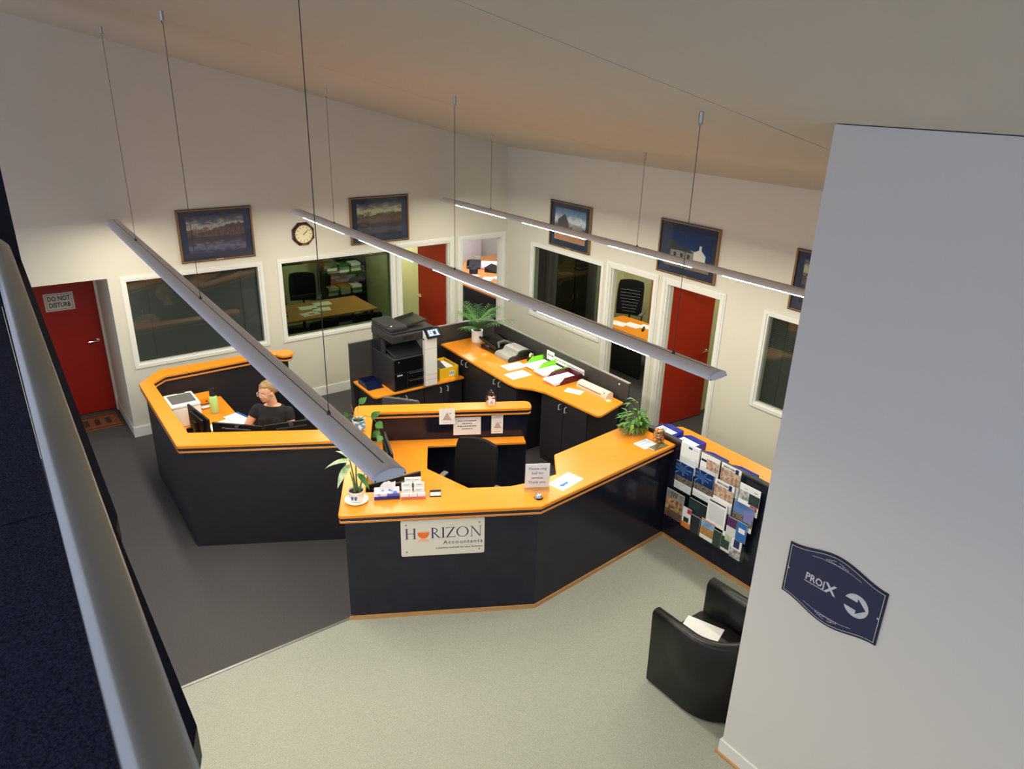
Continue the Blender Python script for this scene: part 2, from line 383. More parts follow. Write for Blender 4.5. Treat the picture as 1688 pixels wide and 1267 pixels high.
# ---- doors: architrave, jamb, leaf, handle
def handle(parent, x, y, z, s, d):
    """lever; d = direction (+1/-1) of the lever along local x, s = side (-1 front)"""
    b = B(); b.lathe([(0.027, 0), (0.027, 0.008), (0.011, 0.009), (0.011, 0.05)], 14, M=T(x, y, z) @ Matrix.Rotation(math.pi/2*(1 if s < 0 else -1), 4, 'X'))
    b.tube([(x, y+s*0.045, z), (x+d*0.03, y+s*0.052, z), (x+d*0.12, y+s*0.05, z)], [0.011, 0.010, 0.008], 8)
    return obj('door_handle', b, CHROME, parent, True)
def door(n, lo, hi, axis, hinge, ang, leaf=True):
    r = sroot('door_%d' % n, ((lo+hi)/2, 0, 0) if axis == 'x' else (0, (lo+hi)/2, 0), 0 if axis == 'x' else -math.pi/2)
    w = (hi-lo)/2; h = 2.055; a = 0.065
    b = B()
    for s in (-1, 1):
        x0, x1 = (-w-a, -w) if s < 0 else (w, w+a)
        b.box(x0, x1, -0.014, 0, 0, h+a); b.box(x0+(0.02 if s < 0 else 0.012), x1-(0.012 if s < 0 else 0.02), -0.022, -0.014, 0, h+a-0.02)
    b.box(-w, w, -0.014, 0, h, h+a); b.box(-w, w, -0.022, -0.014, h+0.012, h+a-0.02)
    obj('architrave', b, TRIMW, r)
    b = B(); b.box(-w, -w+0.022, -0.004, TH+0.006, 0, h); b.box(w-0.022, w, -0.004, TH+0.006, 0, h); b.box(-w+0.022, w-0.022, -0.004, TH+0.006, h-0.022, h)
    b.box(-w+0.022, -w+0.034, 0.03, 0.06, 0, h-0.022); b.box(w-0.034, w-0.022, 0.03, 0.06, 0, h-0.022); b.box(-w+0.034, w-0.034, 0.03, 0.06, h-0.034, h-0.022)
    obj('jamb', b, TRIMW, r)
    if leaf:
        L = 2*w-0.05; hx = hinge*(w-0.025)
        e = bpy.data.objects.new('door_leaf', None)
        M = T(hx, TH+0.004, 0) @ Rz(ang)
        b = B(); x0, x1 = (-L, 0) if hinge > 0 else (0, L)
        b.rbox(x0, x1, 0, 0.038, 0.012, 2.03, 0.003, M)
        lo_ = obj('door_leaf', b, REDDOOR, r)
        hxx = x0+0.06 if hinge > 0 else x1-0.06
        for s in (-1, 1):
            bb = B(); yy = 0 if s < 0 else 0.038
            bb.lathe([(0.027, 0), (0.027, 0.008), (0.011, 0.009), (0.011, 0.05)], 12, M=M @ T(hxx, yy, 1.0) @ Matrix.Rotation(math.pi/2*(1 if s < 0 else -1), 4, 'X'))
            d = 1 if hinge > 0 else -1
            bb.tube([M @ Vector((hxx, yy+s*0.045, 1.0)), M @ Vector((hxx+d*0.03, yy+s*0.052, 1.0)), M @ Vector((hxx+d*0.12, yy+s*0.05, 1.0))], [0.011, 0.010, 0.008], 8)
            obj('door_handle', bb, CHROME, lo_, True)
        bb = B()
        for hz in (0.25, 1.05, 1.8): bb.tube([M @ Vector((0, -0.004, hz-0.05)), M @ Vector((0, -0.004, hz+0.05))], 0.007, 8)
        obj('hinge', bb, STEEL, lo_, True)
    return r
door(2, D2[0], D2[1], 'x', 1, -math.radians(88))
door(3, D3[0], D3[1], 'x', 1, 0, leaf=False)
door(4, DB1[0], DB1[1], 'y', 1, 0, leaf=False)
door(5, DB2[0], DB2[1], 'y', -1, math.radians(87))
# recessed left door
r = sroot('door_1', ((D0[0]+D0[1])/2, 1.08, 0))
w = (D0[1]-D0[0])/2
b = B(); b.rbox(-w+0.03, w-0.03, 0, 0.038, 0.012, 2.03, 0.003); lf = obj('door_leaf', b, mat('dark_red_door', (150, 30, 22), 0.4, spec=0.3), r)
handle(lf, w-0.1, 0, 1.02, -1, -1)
b = B(); b.box(-w, -w+0.03, -0.05, 0.04, 0, 2.075); b.box(w-0.03, w, -0.05, 0.04, 0, 2.075); b.box(-w+0.03, w-0.03, -0.05, 0.04, 2.035, 2.075); obj('jamb', b, TRIMW, r)

# ---- office rooms behind the walls
OFFW = mat('office_wall_cream', (226, 224, 178), 0.8); OFFG = mat('office_wall_white', (226, 222, 220), 0.8)
def room(name, x0, x1, y0, y1, M, skip=''):
    b = B(); t = 0.06
    if 'W' not in skip: b.box(x0-t, x0, y0, y1, 0, 2.7)
    if 'E' not in skip: b.box(x1, x1+t, y0, y1, 0, 2.7)
    if 'N' not in skip: b.box(x0-t, x1+t, y1, y1+t, 0, 2.7)
    if 'S' not in skip: b.box(x0-t, x1+t, y0-t, y0, 0, 2.7)
    b.box(x0-t, x1+t, y0, y1, 2.7, 2.76)
    return struct(name, b, M)
room('wall_office_1', -5.69, -3.87, TH, 2.6, OFFG, 'S')
room('wall_office_2', -3.81, -0.97, TH, 3.4, OFFW, 'S')
room('wall_office_3', -0.90, 3.3, TH+0.0, 4.4, OFFG, 'S')
b = B(); b.box(TH, 3.3, TH-0.06, TH, 0, 2.7); struct('wall_office_4', b, OFFG)
room('wall_office_5', TH, 2.75, -3.38, -0.02, OFFW, 'W')
room('wall_office_6', TH, 2.75, -6.9, -3.45, OFFW, 'W')

# ---- mezzanine the photo is taken from
cxm = CAM.x; cym = CAM.y
b = B()
b.prism([(XL, YN), (cxm+0.10, YN), (cxm+0.10, cym+2.79), (XL, cym+2.79)], 2.84, 2.884)
b.prism([(XL, cym+2.80), (cxm+0.062, cym+2.80), (cxm+0.135, cym+7.3), (XL, cym+7.3)], 2.84, 2.884)
struct('floor', b, NAVYCARPET)
# unseen lamps added under the mezzanine to warm the sign wall and front floor
for i, yy in enumerate((-6.2, -8.4, -10.6)):
    t = thing('downlight', ['round downlight under the mezzanine nearest the red door', 'round downlight under the middle of the mezzanine', 'round downlight under the mezzanine nearest the viewer'][i], 'downlight', (-7.45, yy, 2.82), 0, 'downlights under the mezzanine')
    b = B(); b.lathe([(0.09, 0.0199), (0.09, 0.012), (0.075, 0.010), (0.075, 0.0199)], 24, cap=False); obj('trim_ring', b, TRIMW, t, True)
    b = B(); b.lathe([(0.074, 0.012), (0.074, 0.016)], 24); obj('lens', b, mat('downlight_lens', (255, 250, 238), 0.5, emit=((255, 236, 200), FILL_LAMP)), t)
NAVYPAINT = mat('navy_edge_paint', (9, 13, 32), 0.5, spec=0.25)
b = B()
b.prism([(cxm+0.102, cym+1.45), (cxm+0.186, cym+1.45), (cxm+0.216, cym+1.53), (cxm+0.222, cym+2.56), (cxm+0.242, cym+2.66), (cxm+0.351, cym+7.35), (cxm+0.14, cym+7.35), (cxm+0.066, cym+2.80), (cxm+0.102, cym+2.79)], 2.78, 2.88)
struct('trim_2', b, NAVYPAINT)
b = B(); b.prism([(cxm-0.9, cym+7.3), (cxm+0.35, cym+7.3), (cxm+0.35, cym+7.4), (cxm-0.9, cym+7.4)], 2.5, 4.6)
struct('wall_mezzanine', b, NAVYPAINT)
# ------------------------------------------------------------------ handrail
t = thing('handrail', 'brushed stainless steel handrail along the mezzanine edge at the left', 'handrail', (cxm+0.0275, cym, 2.884))
pts = [(-0.018, -0.9, 0.996), (0.0486, 2.43, 0.996), (0.050, 2.54, 0.996), (0.042, 2.60, 0.996), (0.005, 2.63, 0.996), (-0.5, 2.65, 0.996)]
b = B(); b.tube(pts, 0.025, 24); obj('rail_tube', b, STEEL, t, 'all')
for xx, yy in ((-0.021, -0.8), (-0.45, 2.65)):
    b = B(); b.tube([(xx, yy, 0.0), (xx, yy, 0.975)], 0.016, 12); b.lathe([(0.045, 0), (0.045, 0.008)], 16, (xx, yy, 0)); obj('post', b, STEEL, t, True)

# ------------------------------------------------------------------ pendant lights
LAMPM = mat('lamp_diffuser', (255, 255, 250), 0.5, emit=((253, 248, 226), LAMP_STRENGTH))
def pendant(label, x0, y0, x1, y1, wires):
    L = math.hypot(x1-x0, y1-y0); a = math.atan2(-(x1-x0), (y1-y0))
    Z = 2.74
    t = thing('pendant_light', label, 'pendant light', (x0, y0, Z), math.atan2(x1-x0, -(y1-y0)), 'linear pendant lights over reception')
    # local: runs along -y from 0 to -L. flattened aluminium profile, open below
    W_, H_ = 0.082, 0.041
    def ring(y, k=1.0):
        return [Vector((W_*k*math.cos(q), y, H_*k*math.sin(q)*(1.0 if math.sin(q) > 0 else 0.28))) for q in [2*math.pi*i/24 for i in range(24)]]
    b = B(); b.ring_loft([ring(0), ring(-L)], cap=False); obj('lamp_body', b, ALU, t, True)
    for yy, s in ((0, 1), (-L, -1)):
        b = B(); b.ring_loft([ring(yy, 1.01), ring(yy+s*0.012, 1.01), ring(yy+s*0.016, 0.96)]); c = obj('end_cap', b, ALUCAP, t, True)
        for sx in (-1, 1):
            b = B(); b.lathe([(0.004, 0), (0.004, 0.004)], 8, M=T(sx*W_*0.88, yy+s*0.014, 0) @ Matrix.Rotation(-s*math.pi/2, 4, 'X')); obj('screw', b, INK, c)
    b = B(); b.box(-0.0025, 0.0025, -L+0.05, -0.12, H_-0.001, H_+0.0012); obj('top_seam', b, mat('seam_grey', (96, 94, 96), 0.5), t)
    # lit diffusers under the profile
    n = 4
    for i in range(n):
        ya = -0.39-i*1.55; yb = ya-1.16
        q = []
        for yy in (ya, yb):
            q.append([Vector((0.075*math.cos(w_), yy, 0.0085*math.sin(w_)-0.007)) for w_ in [math.pi*(1.0+1.0*k/10) for k in range(11)]])
        b = B(); b.ring_loft(q+[], cap=False, closed=False)
        for yy, rr in ((ya, q[0]), (yb, q[1])): b.add(rr, [tuple(range(11))])
        obj('diffuser', b, LAMPM, t, True)
    R = Rz(t.rotation_euler.z)
    for d in wires:
        wp = R @ Vector((0, -d, 0)); zt = cz(x0+wp.x)-Z
        b = B(); b.tube([(0, -d, H_), (0, -d, zt-0.04)], 0.0022, 6); obj('wire', b, mat('wire_dark', (60, 58, 56), 0.5, 0.3), t)
        b = B(); b.lathe([(0.008, zt-0.075), (0.013, zt-0.06), (0.013, zt-0.002)], 10, (0, -d, 0)); obj('ceiling_mount', b, STEEL, t)
        b = B(); b.lathe([(0.012, H_-0.002), (0.005, H_+0.02)], 8, (0, -d, 0)); obj('wire_clip', b, mat('wire_dark', (60, 58, 56)), t)
pendant('long grey pendant light nearest the handrail, ending above the potted plants', -5.660, -0.15, -5.770, -7.06, (1.36, 3.80, 6.25))
pendant('long grey pendant light crossing the middle, ending before the red door', -3.575, -0.37, -3.565, -7.07, (1.15, 3.75, 6.35))
pendant('long grey pendant light farthest right, running behind the sign wall', -1.36, -0.36, -1.36, -7.10, (1.15, 3.85, 6.4))

# ------------------------------------------------------------------ framed pictures and clock
def ramp_mat(name, stops, nscale, mixamt, stretch=(1, 1, 1), axis='Z', zr=(0, 1)):
    """flat print: vertical colour bands broken up by noise (local z over zr)"""
    M = bpy.data.materials.new(name); M.use_nodes = True; nt = M.node_tree; n = nt.nodes; lk = nt.links; p = n['Principled BSDF']; p.inputs['Roughness'].default_value = 0.25
    tc = n.new('ShaderNodeTexCoord'); sp = n.new('ShaderNodeSeparateXYZ'); lk.new(tc.outputs['Object'], sp.inputs[0])
    mr = n.new('ShaderNodeMapRange'); mr.inputs[1].default_value = zr[0]; mr.inputs[2].default_value = zr[1]; lk.new(sp.outputs[axis], mr.inputs[0])
    mp = n.new('ShaderNodeMapping'); mp.inputs['Scale'].default_value = stretch; lk.new(tc.outputs['Object'], mp.inputs[0])
    ns = n.new('ShaderNodeTexNoise'); ns.inputs['Scale'].default_value = nscale; ns.inputs['Detail'].default_value = 6; ns.inputs['Roughness'].default_value = 0.7; lk.new(mp.outputs[0], ns.inputs['Vector'])
    ma = n.new('ShaderNodeMath'); ma.operation = 'MULTIPLY_ADD'; ma.inputs[1].default_value = mixamt; lk.new(ns.outputs[0], ma.inputs[0])
    sb = n.new('ShaderNodeMath'); sb.operation = 'SUBTRACT'; sb.inputs[1].default_value = mixamt*0.5; lk.new(mr.outputs[0], sb.inputs[0]); lk.new(sb.outputs[0], ma.inputs[2])
    r = n.new('ShaderNodeValToRGB'); e = r.color_ramp.elements
    for i, (pos, c) in enumerate(stops):
        el = e[i] if i < 2 else e.new(pos)
        el.position = pos; el.color = (*lin(c), 1)
    lk.new(ma.outputs[0], r.inputs[0]); lk.new(r.outputs[0], p.inputs['Base Color'])
    return M
PLAQUE = mat('brass_plaque', (200, 168, 96), 0.35, 0.6)
def picture(label, axis, c, w, h, z, pm, extra=None):
    t = thing('framed_picture', label, 'picture', (c, -0.001, z) if axis == 'x' else (-0.001, c, z), 0 if axis == 'x' else -math.pi/2, 'framed landscape pictures on the walls')
    b = B(); f = 0.022; d = 0.03; W_, H_ = w/2, h/2
    for x0, x1, a, e in ((-W_, -W_+f, -H_, H_), (W_-f, W_, -H_, H_), (-W_+f, W_-f, -H_, -H_+f), (-W_+f, W_-f, H_-f, H_)): b.box(x0, x1, -d, 0, a, e)
    obj('frame', b, FRAMEB, t)
    b = B(); g = 0.011
    for x0, x1, a, e in ((-W_+f-g, -W_+f, -H_+f-g, H_-f+g), (W_-f, W_-f+g, -H_+f-g, H_-f+g), (-W_+f, W_-f, -H_+f-g, -H_+f), (-W_+f, W_-f, H_-f, H_-f+g)): b.box(x0, x1, -d-0.003, -d+0.004, a, e)
    b.box(-W_-0.001, -W_+0.007, -d-0.002, -0.001, -H_-0.001, H_+0.001); b.box(W_-0.007, W_+0.001, -d-0.002, -0.001, -H_-0.001, H_+0.001)
    obj('gilt_edge', b, GOLD, t)
    b = B(); b.box(-W_+f, W_-f, -0.016, -0.012, -H_+f, H_-f); obj('mount', b, NAVYMAT, t)
    k = 0.085
    b = B(); b.box(-W_+f+k, W_-f-k, -0.0175, -0.016, -H_+f+k, H_-f-k*0.8); pr = obj('print', b, pm, t)
    if extra: extra(t, pr, W_-f-k, H_-f-k)
    b = B(); b.box(-0.045, 0.045, -d-0.006, -d-0.002, -H_+0.008, -H_+0.026); obj('plaque', b, PLAQUE, t)
    b = B(); b.box(-W_+f, W_-f, -0.021, -0.0195, -H_+f, H_-f); obj('picture_glass', b, GLASS, t)
    return t
P1 = ramp_mat('print_mountain_lake', [(0.0, (48, 42, 82)), (1.0, (40, 38, 78)), (0.2, (110, 106, 132)), (0.3, (64, 52, 74)), (0.45, (74, 54, 62)), (0.62, (112, 88, 84)), (0.72, (188, 180, 172)), (0.84, (92, 88, 110))], 15, 0.62, (0.7, 1, 1.6), zr=(-0.24, 0.25))
P2 = ramp_mat('print_river_tree', [(0.0, (44, 40, 56)), (1.0, (42, 48, 70)), (0.2, (88, 84, 96)), (0.32, (62, 52, 66)), (0.5, (116, 92, 80)), (0.62, (78, 66, 66)), (0.75, (206, 196, 150)), (0.87, (120, 118, 118))], 12, 0.6, (0.6, 1, 1.6), zr=(-0.24, 0.25))
P3 = ramp_mat('print_shed_clouds', [(0.0, (196, 140, 104)), (1.0, (70, 110, 160)), (0.25, (190, 136, 110)), (0.32, (92, 78, 84)), (0.5, (112, 98, 108)), (0.62, (230, 232, 236)), (0.8, (120, 150, 186))], 11, 0.5, (1, 1, 1), zr=(-0.24, 0.25))
P4 = ramp_mat('print_farmhouse_sky', [(0.0, (150, 128, 104)), (1.0, (22, 40, 92)), (0.16, (130, 110, 94)), (0.22, (40, 46, 52)), (0.45, (36, 66, 118)), (0.7, (24, 48, 104))], 4, 0.12, zr=(-0.24, 0.25))
def ridge(t, pr, W_, H_):
    b = B(); y = -0.0178; rr = random.Random(1); top = []
    for i in range(25):
        u = i/24; top.append((-W_*0.75+u*W_*1.75, y, H_*(-0.05+0.62*min(1, u*1.35)**0.8+0.05*math.sin(i*2.1)+rr.uniform(-0.03, 0.03))))
    b.add(top+[(W_, y, -H_*0.1), (-W_*0.75, y, -H_*0.1)], [tuple(range(27))])
    obj('printed_ridge', b, mat('print_ridge', (112, 84, 82), 0.5, noise=(34, (60, 46, 56), 0.15), stretch=(2, 1, 1)), pr)
def shed(t, pr, W_, H_):
    b = B(); y = -0.0178
    b.mid(0); b.add([(-W_*0.8, y, -H_*0.35), (-W_*0.1, y, -H_*0.35), (-W_*0.1, y, H_*0.25), (-W_*0.35, y, H_*0.75), (-W_*0.8, y, H_*0.3)], [(0, 1, 2, 3, 4)])
    b.mid(1); b.add([(W_*0.15, y, -H_*0.3), (W_*0.8, y, -H_*0.3), (W_*0.8, y, H_*0.12), (W_*0.15, y, H_*0.18)], [(0, 1, 2, 3)])
    obj('printed_shed', b, [mat('print_timber', (96, 80, 84), 0.5, noise=(60, (58, 48, 54)), stretch=(4, 1, 1)), mat('print_grey', (146, 140, 142), 0.5)], pr)
def farm(t, pr, W_, H_):
    b = B(); y = -0.0178
    b.mid(0); b.add([(-W_*0.75, y, -H_*0.5), (W_*0.3, y, -H_*0.62), (W_*0.3, y, H_*0.05), (-W_*0.1, y, H_*0.12), (-W_*0.75, y, -H_*0.1)], [(0, 1, 2, 3, 4)])
    b.mid(1); b.add([(W_*0.28, y-0.0001, -H_*0.68), (W_*0.8, y-0.0001, -H_*0.72), (W_*0.8, y-0.0001, -H_*0.1), (W_*0.56, y-0.0001, H_*0.22), (W_*0.28, y-0.0001, H_*0.0)], [(0, 1, 2, 3, 4)])
    b.add([(W_*0.5, y-0.0002, H_*0.1), (W_*0.6, y-0.0002, H_*0.1), (W_*0.6, y-0.0002, H_*0.4), (W_*0.5, y-0.0002, H_*0.4)], [(0, 1, 2, 3)])
    b.mid(2); b.add([(-W_*0.9, y-0.0002, -H_*0.05), (W_*0.26, y-0.0002, -H_*0.1), (W_*0.1, y-0.0002, H_*0.12), (-W_*0.6, y-0.0002, H_*0.12)], [(0, 1, 2, 3)])
    for px in (-0.6, -0.3, 0.0): b.add([(W_*px, y-0.0003, -H_*0.5), (W_*(px+0.12), y-0.0003, -H_*0.5), (W_*(px+0.12), y-0.0003, -H_*0.2), (W_*px, y-0.0003, -H_*0.2)], [(0, 1, 2, 3)])
    b.mid(3); b.add([(-W_*0.98, y, -H_*0.1), (-W_*0.5, y, -H_*0.1), (-W_*0.5, y, H_*0.28), (-W_*0.7, y, H_*0.45), (-W_*0.95, y, H_*0.3)], [(0, 1, 2, 3, 4)])
    obj('printed_farmhouse', b, [mat('print_wall', (170, 162, 156), 0.5, noise=(50, (120, 112, 108))), mat('print_white', (226, 220, 210), 0.5), mat('print_dark', (52, 48, 54), 0.5), mat('print_bush', (40, 56, 48), 0.6)], pr)
picture('gilt-framed mountain lake picture above the window with closed blinds', 'x', -4.50, 0.91, 0.65, 2.483, P1, ridge)
picture('gilt-framed river landscape picture to the right of the clock', 'x', -2.237, 0.915, 0.655, 2.486, P2)
picture('framed picture of an old timber shed above the right-hand wall window', 'y', -1.58, 0.89, 0.66, 2.447, P3, shed)
picture('framed picture of a white farmhouse above the red door', 'y', -3.77, 0.925, 0.66, 2.51, P4, farm)
picture('framed picture whose edge shows beside the sign wall', 'y', -5.70, 0.92, 0.66, 2.49, P2)

t = thing('wall_clock', 'octagonal dark wood wall clock with cream dial', 'clock', (-3.381, -0.001, 2.384))
oc = [(0.165*math.cos(math.pi/8+k*math.pi/4), 0.165*math.sin(math.pi/8+k*math.pi/4)) for k in range(8)]
MX = Matrix.Rotation(math.pi/2, 4, 'X')
b = B(); b.prism(oc, 0, 0.035, MX, ch=0.014); obj('case', b, mat('clock_wood', (62, 26, 22), 0.25, coat=0.3), t)
b = B(); b.lathe([(0.122, 0.03), (0.126, 0.044), (0.117, 0.044), (0.115, 0.037)], 32, M=MX); obj('bezel', b, mat('brass', (206, 178, 116), 0.25, 0.9), t, True)
b = B(); b.lathe([(0.116, 0.034), (0.116, 0.0385)], 32, M=MX); obj('dial', b, mat('dial_cream', (236, 226, 186), 0.5), t)
b = B()
for k in range(12):
    a = k*math.pi/6; b.box(-0.0035, 0.0035, 0.083, 0.107, 0.0386, 0.0396, MX @ Rz(a))
obj('hour_marks', b, INK, t)
for a, L, w in ((-0.92, 0.055, 0.004), (-0.82, 0.088, 0.003)):
    b = B(); b.box(-w, w, -0.015, L, 0.041, 0.0425, MX @ Rz(a)); obj('hand', b, INK, t)
b = B(); b.lathe([(0.007, 0.041), (0.007, 0.045)], 10, M=MX); obj('hub', b, INK, t)
b = B(); b.box(-0.03, 0.03, -0.038, -0.0345, -0.147, -0.134); obj('maker_plate', b, mat('brass', (206, 178, 116)), t)

# door sign and door mat
t = thing('door_sign', 'DO NOT DISTURB notice on the recessed red door', 'sign', (-6.247, 1.076, 1.595))
b = B(); b.box(-0.165, 0.165, -0.004, 0, -0.115, 0.115); obj('sign_board', b, mat('aged_paper', (206, 200, 198), 0.6), t)
b = B()
for x0, x1, a, e in ((-0.145, 0.145, 0.095, 0.099), (-0.145, 0.145, -0.099, -0.095), (-0.145, -0.141, -0.099, 0.099), (0.141, 0.145, -0.099, 0.099)): b.box(x0, x1, -0.0052, -0.004, a, e)
obj('border', b, INK, t)
text('lettering', 'DO NOT', 0.085, INK, t, (0, -0.0045, 0.042), bold=0.002, sx=0.74)
text('lettering', 'DISTURB', 0.085, INK, t, (0, -0.0045, -0.042), bold=0.002, sx=0.72)
t = thing('door_mat', 'brown coir doormat in front of the recessed red door', 'doormat', (-6.20, 0.70, 0.0))
b = B(); b.rbox(-0.33, 0.33, -0.24, 0.24, 0.001, 0.016, 0.004); obj('mat_pile', b, mat('coir', (146, 88, 54), 0.95, noise=(90, (110, 62, 36)), bump=(150, 0.6)), t)
b = B(); b.box(-0.30, 0.30, -0.21, -0.19, 0.016, 0.018); b.box(-0.30, 0.30, 0.19, 0.21, 0.016, 0.018)
for k in range(4): b.box(-0.22+k*0.13, -0.16+k*0.13, -0.1, 0.1, 0.016, 0.018)
obj('mat_print', b, mat('mat_dark', (60, 42, 36), 0.95), t)

# wall sign PROJX on the sign wall: plane x=PX facing -x, local x -> -y world
t = thing('wall_sign', 'navy curved-edge PROJX direction sign with white arrow on the sign wall', 'sign', (PX-0.001, -8.007, 1.724), -math.pi/2)
def signpoly(k):
    w = 0.298-k; out = []
    hs = lambda u: 0.172-k+0.062*max(0.0, math.cos(u*math.pi/2*1.0))**2*1.0
    N = 28
    for i in range(N+1):
        u = -1+2*i/N; out.append((u*w, -(hs(u))))
    for i in range(N+1):
        u = 1-2*i/N; out.append((u*w, hs(u)))
    return out
SIGNNAVY = mat('sign_navy', (28, 36, 78), 0.25); SILVER = mat('sign_silver', (206, 208, 214), 0.35)
b = B(); b.prism(signpoly(0), 0, 0.008, MX, ch=0.002); obj('sign_board', b, mat('sign_edge', (18, 22, 46), 0.3), t)
def outline(pl, y, wd_):
    b = B(); q = inset(pl, wd_); n = len(pl)
    vs = [(p[0], y, p[1]) for p in pl]+[(p[0], y, p[1]) for p in q]
    return b.add(vs, [(i, (i+1) % n, n+(i+1) % n, n+i) for i in range(n)])
b = B(); b.prism(signpoly(0.010), 0.008, 0.0085, MX); obj('sign_face', b, SIGNNAVY, t)
obj('border_line', outline(signpoly(0.013), -0.0090, 0.003), SILVER, t)
b = B()
for sz in (1, -1):
    for sx in (1, -1):
        for k, (a, r) in enumerate(((0.0, 0.020), (0.022, 0.015), (0.045, 0.010))):
            pts = [(sx*(0.008+a+r*math.sin(q)*1.5), -0.0094, sz*(0.188+r*0.55*math.cos(q)-0.004*k)) for q in [i*math.pi*1.5/9 for i in range(10)]]
            b.tube(pts, 0.0013, 4)
        b.tube([(sx*0.03, -0.0094, sz*0.176), (sx*0.09, -0.0094, sz*0.172), (sx*0.15, -0.0094, sz*0.158)], 0.0012, 4)
obj('scroll_ornament', b, SILVER, t)
text('lettering', 'PROJ', 0.066, SILVER, t, (-0.105, -0.0088, 0.012), align='CENTER', bold=0.0012, sx=0.86)
text('lettering', 'X', 0.088, SILVER, t, (-0.008, -0.0088, 0.008), align='CENTER', bold=0.003, sx=1.0)
b = B(); b.box(-0.17, -0.045, -0.0094, -0.0088, -0.022, -0.018); obj('underline', b, SILVER, t)
# round arrow emblem: disc with an arrow cut out
c0 = (0.150, 0.0); R0 = 0.072
b = B(); b.lathe([(R0, 0), (R0, 0.0008)], 40, M=T(c0[0], -0.0086, 0) @ MX); obj('arrow_disc', b, SILVER, t)
b = B(); b.prism([(c0[0]-0.10, -0.026), (c0[0]+0.004, -0.026), (c0[0]+0.004, -0.05), (c0[0]+0.058, 0), (c0[0]+0.004, 0.05), (c0[0]+0.004, 0.026), (c0[0]-0.10, 0.026)], 0.0095, 0.0098, MX); obj('arrow', b, SIGNNAVY, t)
for sx in (-1, 1):
    b = B(); b.ell((sx*0.277, -0.009, 0), 0.007, 0.004, 0.007, 10, 6); obj('fixing_screw', b, CHROME, t, 'all')
# ------------------------------------------------------------------ reception counters
FA = math.radians(-28.8); UX = Vector((math.cos(FA), math.sin(FA))); WX = Vector((-math.sin(FA), math.cos(FA)))
FO = Vector((-5.092, -4.763))
def fl(x, y): d = Vector((x, y))-FO; return (d.dot(UX), d.dot(WX))          # world -> front-counter frame
def fwld(u, w): p = FO+UX*u+WX*w; return (p.x, p.y)
def counter_top(t, poly, z, seg=5):
    pl = roundpoly(poly, seg)
    b = B(); b.prism(pl, z-0.030, z, ch=0.006); obj('worktop', b, WOOD, t)
    b = B(); b.prism(inset(pl, 0.010), z-0.062, z-0.0302); obj('dark_band', b, BANDM, t)
    b = B(); b.prism(inset(pl, 0.006), z-0.080, z-0.0622, ch=0.004); obj('timber_bead', b, BEAD, t)
def wall_strip(t, name, a, c, th, z0, z1, M, side=1):
    """upright panel from a to c (local xy), thickness th to the left of the direction"""
    a = Vector(a); c = Vector(c); d = (c-a).normalized(); n = Vector((-d.y, d.x))*side*th
    b = B(); b.prism([tuple(a), tuple(c), tuple(c+n), tuple(a+n)], z0, z1); return obj(name, b, M, t)

# ---- front counter
ZF = 1.08
t = thing('reception_counter', 'large navy reception counter with honey worktop carrying the HORIZON sign', 'counter', (FO.x, FO.y, 0), FA)
p2 = fl(-1.803, -5.40); p3 = fl(-1.803, -4.793); p4 = fl(-2.953, -4.906); p5 = fl(-3.178, -5.21)
p1 = fl(-3.63, -5.566); p6 = (1.60, 0.40)
outl = [(0, 0, 0.03), p1, p2, p3, (*p4, 0.02), p5, p6, (1.45, 0.355), (0.2, 0.355), (0.2, 2.0), (1.905, 2.0, 0.06), (1.905, 2.19, 0.08), (0, 2.19, 0.08)]
counter_top(t, outl, ZF)
e = 0.045; zb = ZF-0.0802
q1 = (p1[0]-0.012, p1[1]+e)
d12 = (Vector(p2)-Vector(p1)).normalized(); n12 = Vector((-d12.y, d12.x))
q2 = tuple(Vector(p2)+n12*e+d12*0.0)
k1 = Vector(p1)+n12*e
# intersection of the two front faces
s_ = (e-k1.y)/d12.y if abs(d12.y) > 1e-6 else 0
q1 = (k1.x+d12.x*s_, e)
b = B(); b.prism([(e, e), (q1[0], e), (q1[0]+0.01, e+0.04), (e, e+0.04)], 0.03, zb); obj('front_panel', b, NAVYLAM, t)
b = B(); b.prism([q1, q2, tuple(Vector(q2)+n12*0.04), (q1[0]+0.01, e+0.04)], 0.03, zb); obj('front_panel', b, NAVYLAM, t)
b = B(); b.prism([(e-0.014, e-0.014), (q1[0]+0.004, e-0.014), (q1[0]+0.01, e), (e, e)], 0.004, 0.040); obj('timber_kick', b, TIMBER, t)
b = B(); n_ = n12*0.014; b.prism([(q1[0]+0.004, e-0.014), tuple(Vector(q2)-n_), q2, q1], 0.004, 0.040); obj('timber_kick', b, TIMBER, t)
b = B(); b.prism([(e, e+0.04), (0.155, e+0.04), (0.155, 2.045), (e, 2.045)], 0.0, zb); obj('side_panel', b, CHARLAM, t)
b = B(); b.prism([(e, 2.045), (1.86, 2.045), (1.86, 2.145), (e, 2.145)], 0.0, zb); obj('back_panel', b, NAVYLAM, t)
# open shelf under the return, seen at its left end
rr = Vector(p4); b = B(); b.prism([tuple(Vector(p4)+d12*0.03-n12*0.03), tuple(Vector(p3)-n12*0.03-d12*0.06), tuple(Vector(p3)-n12*0.05-d12*0.06), tuple(Vector(p4)+d12*0.03-n12*0.05)], 0.0, zb); obj('return_panel', b, NAVYLAM, t)
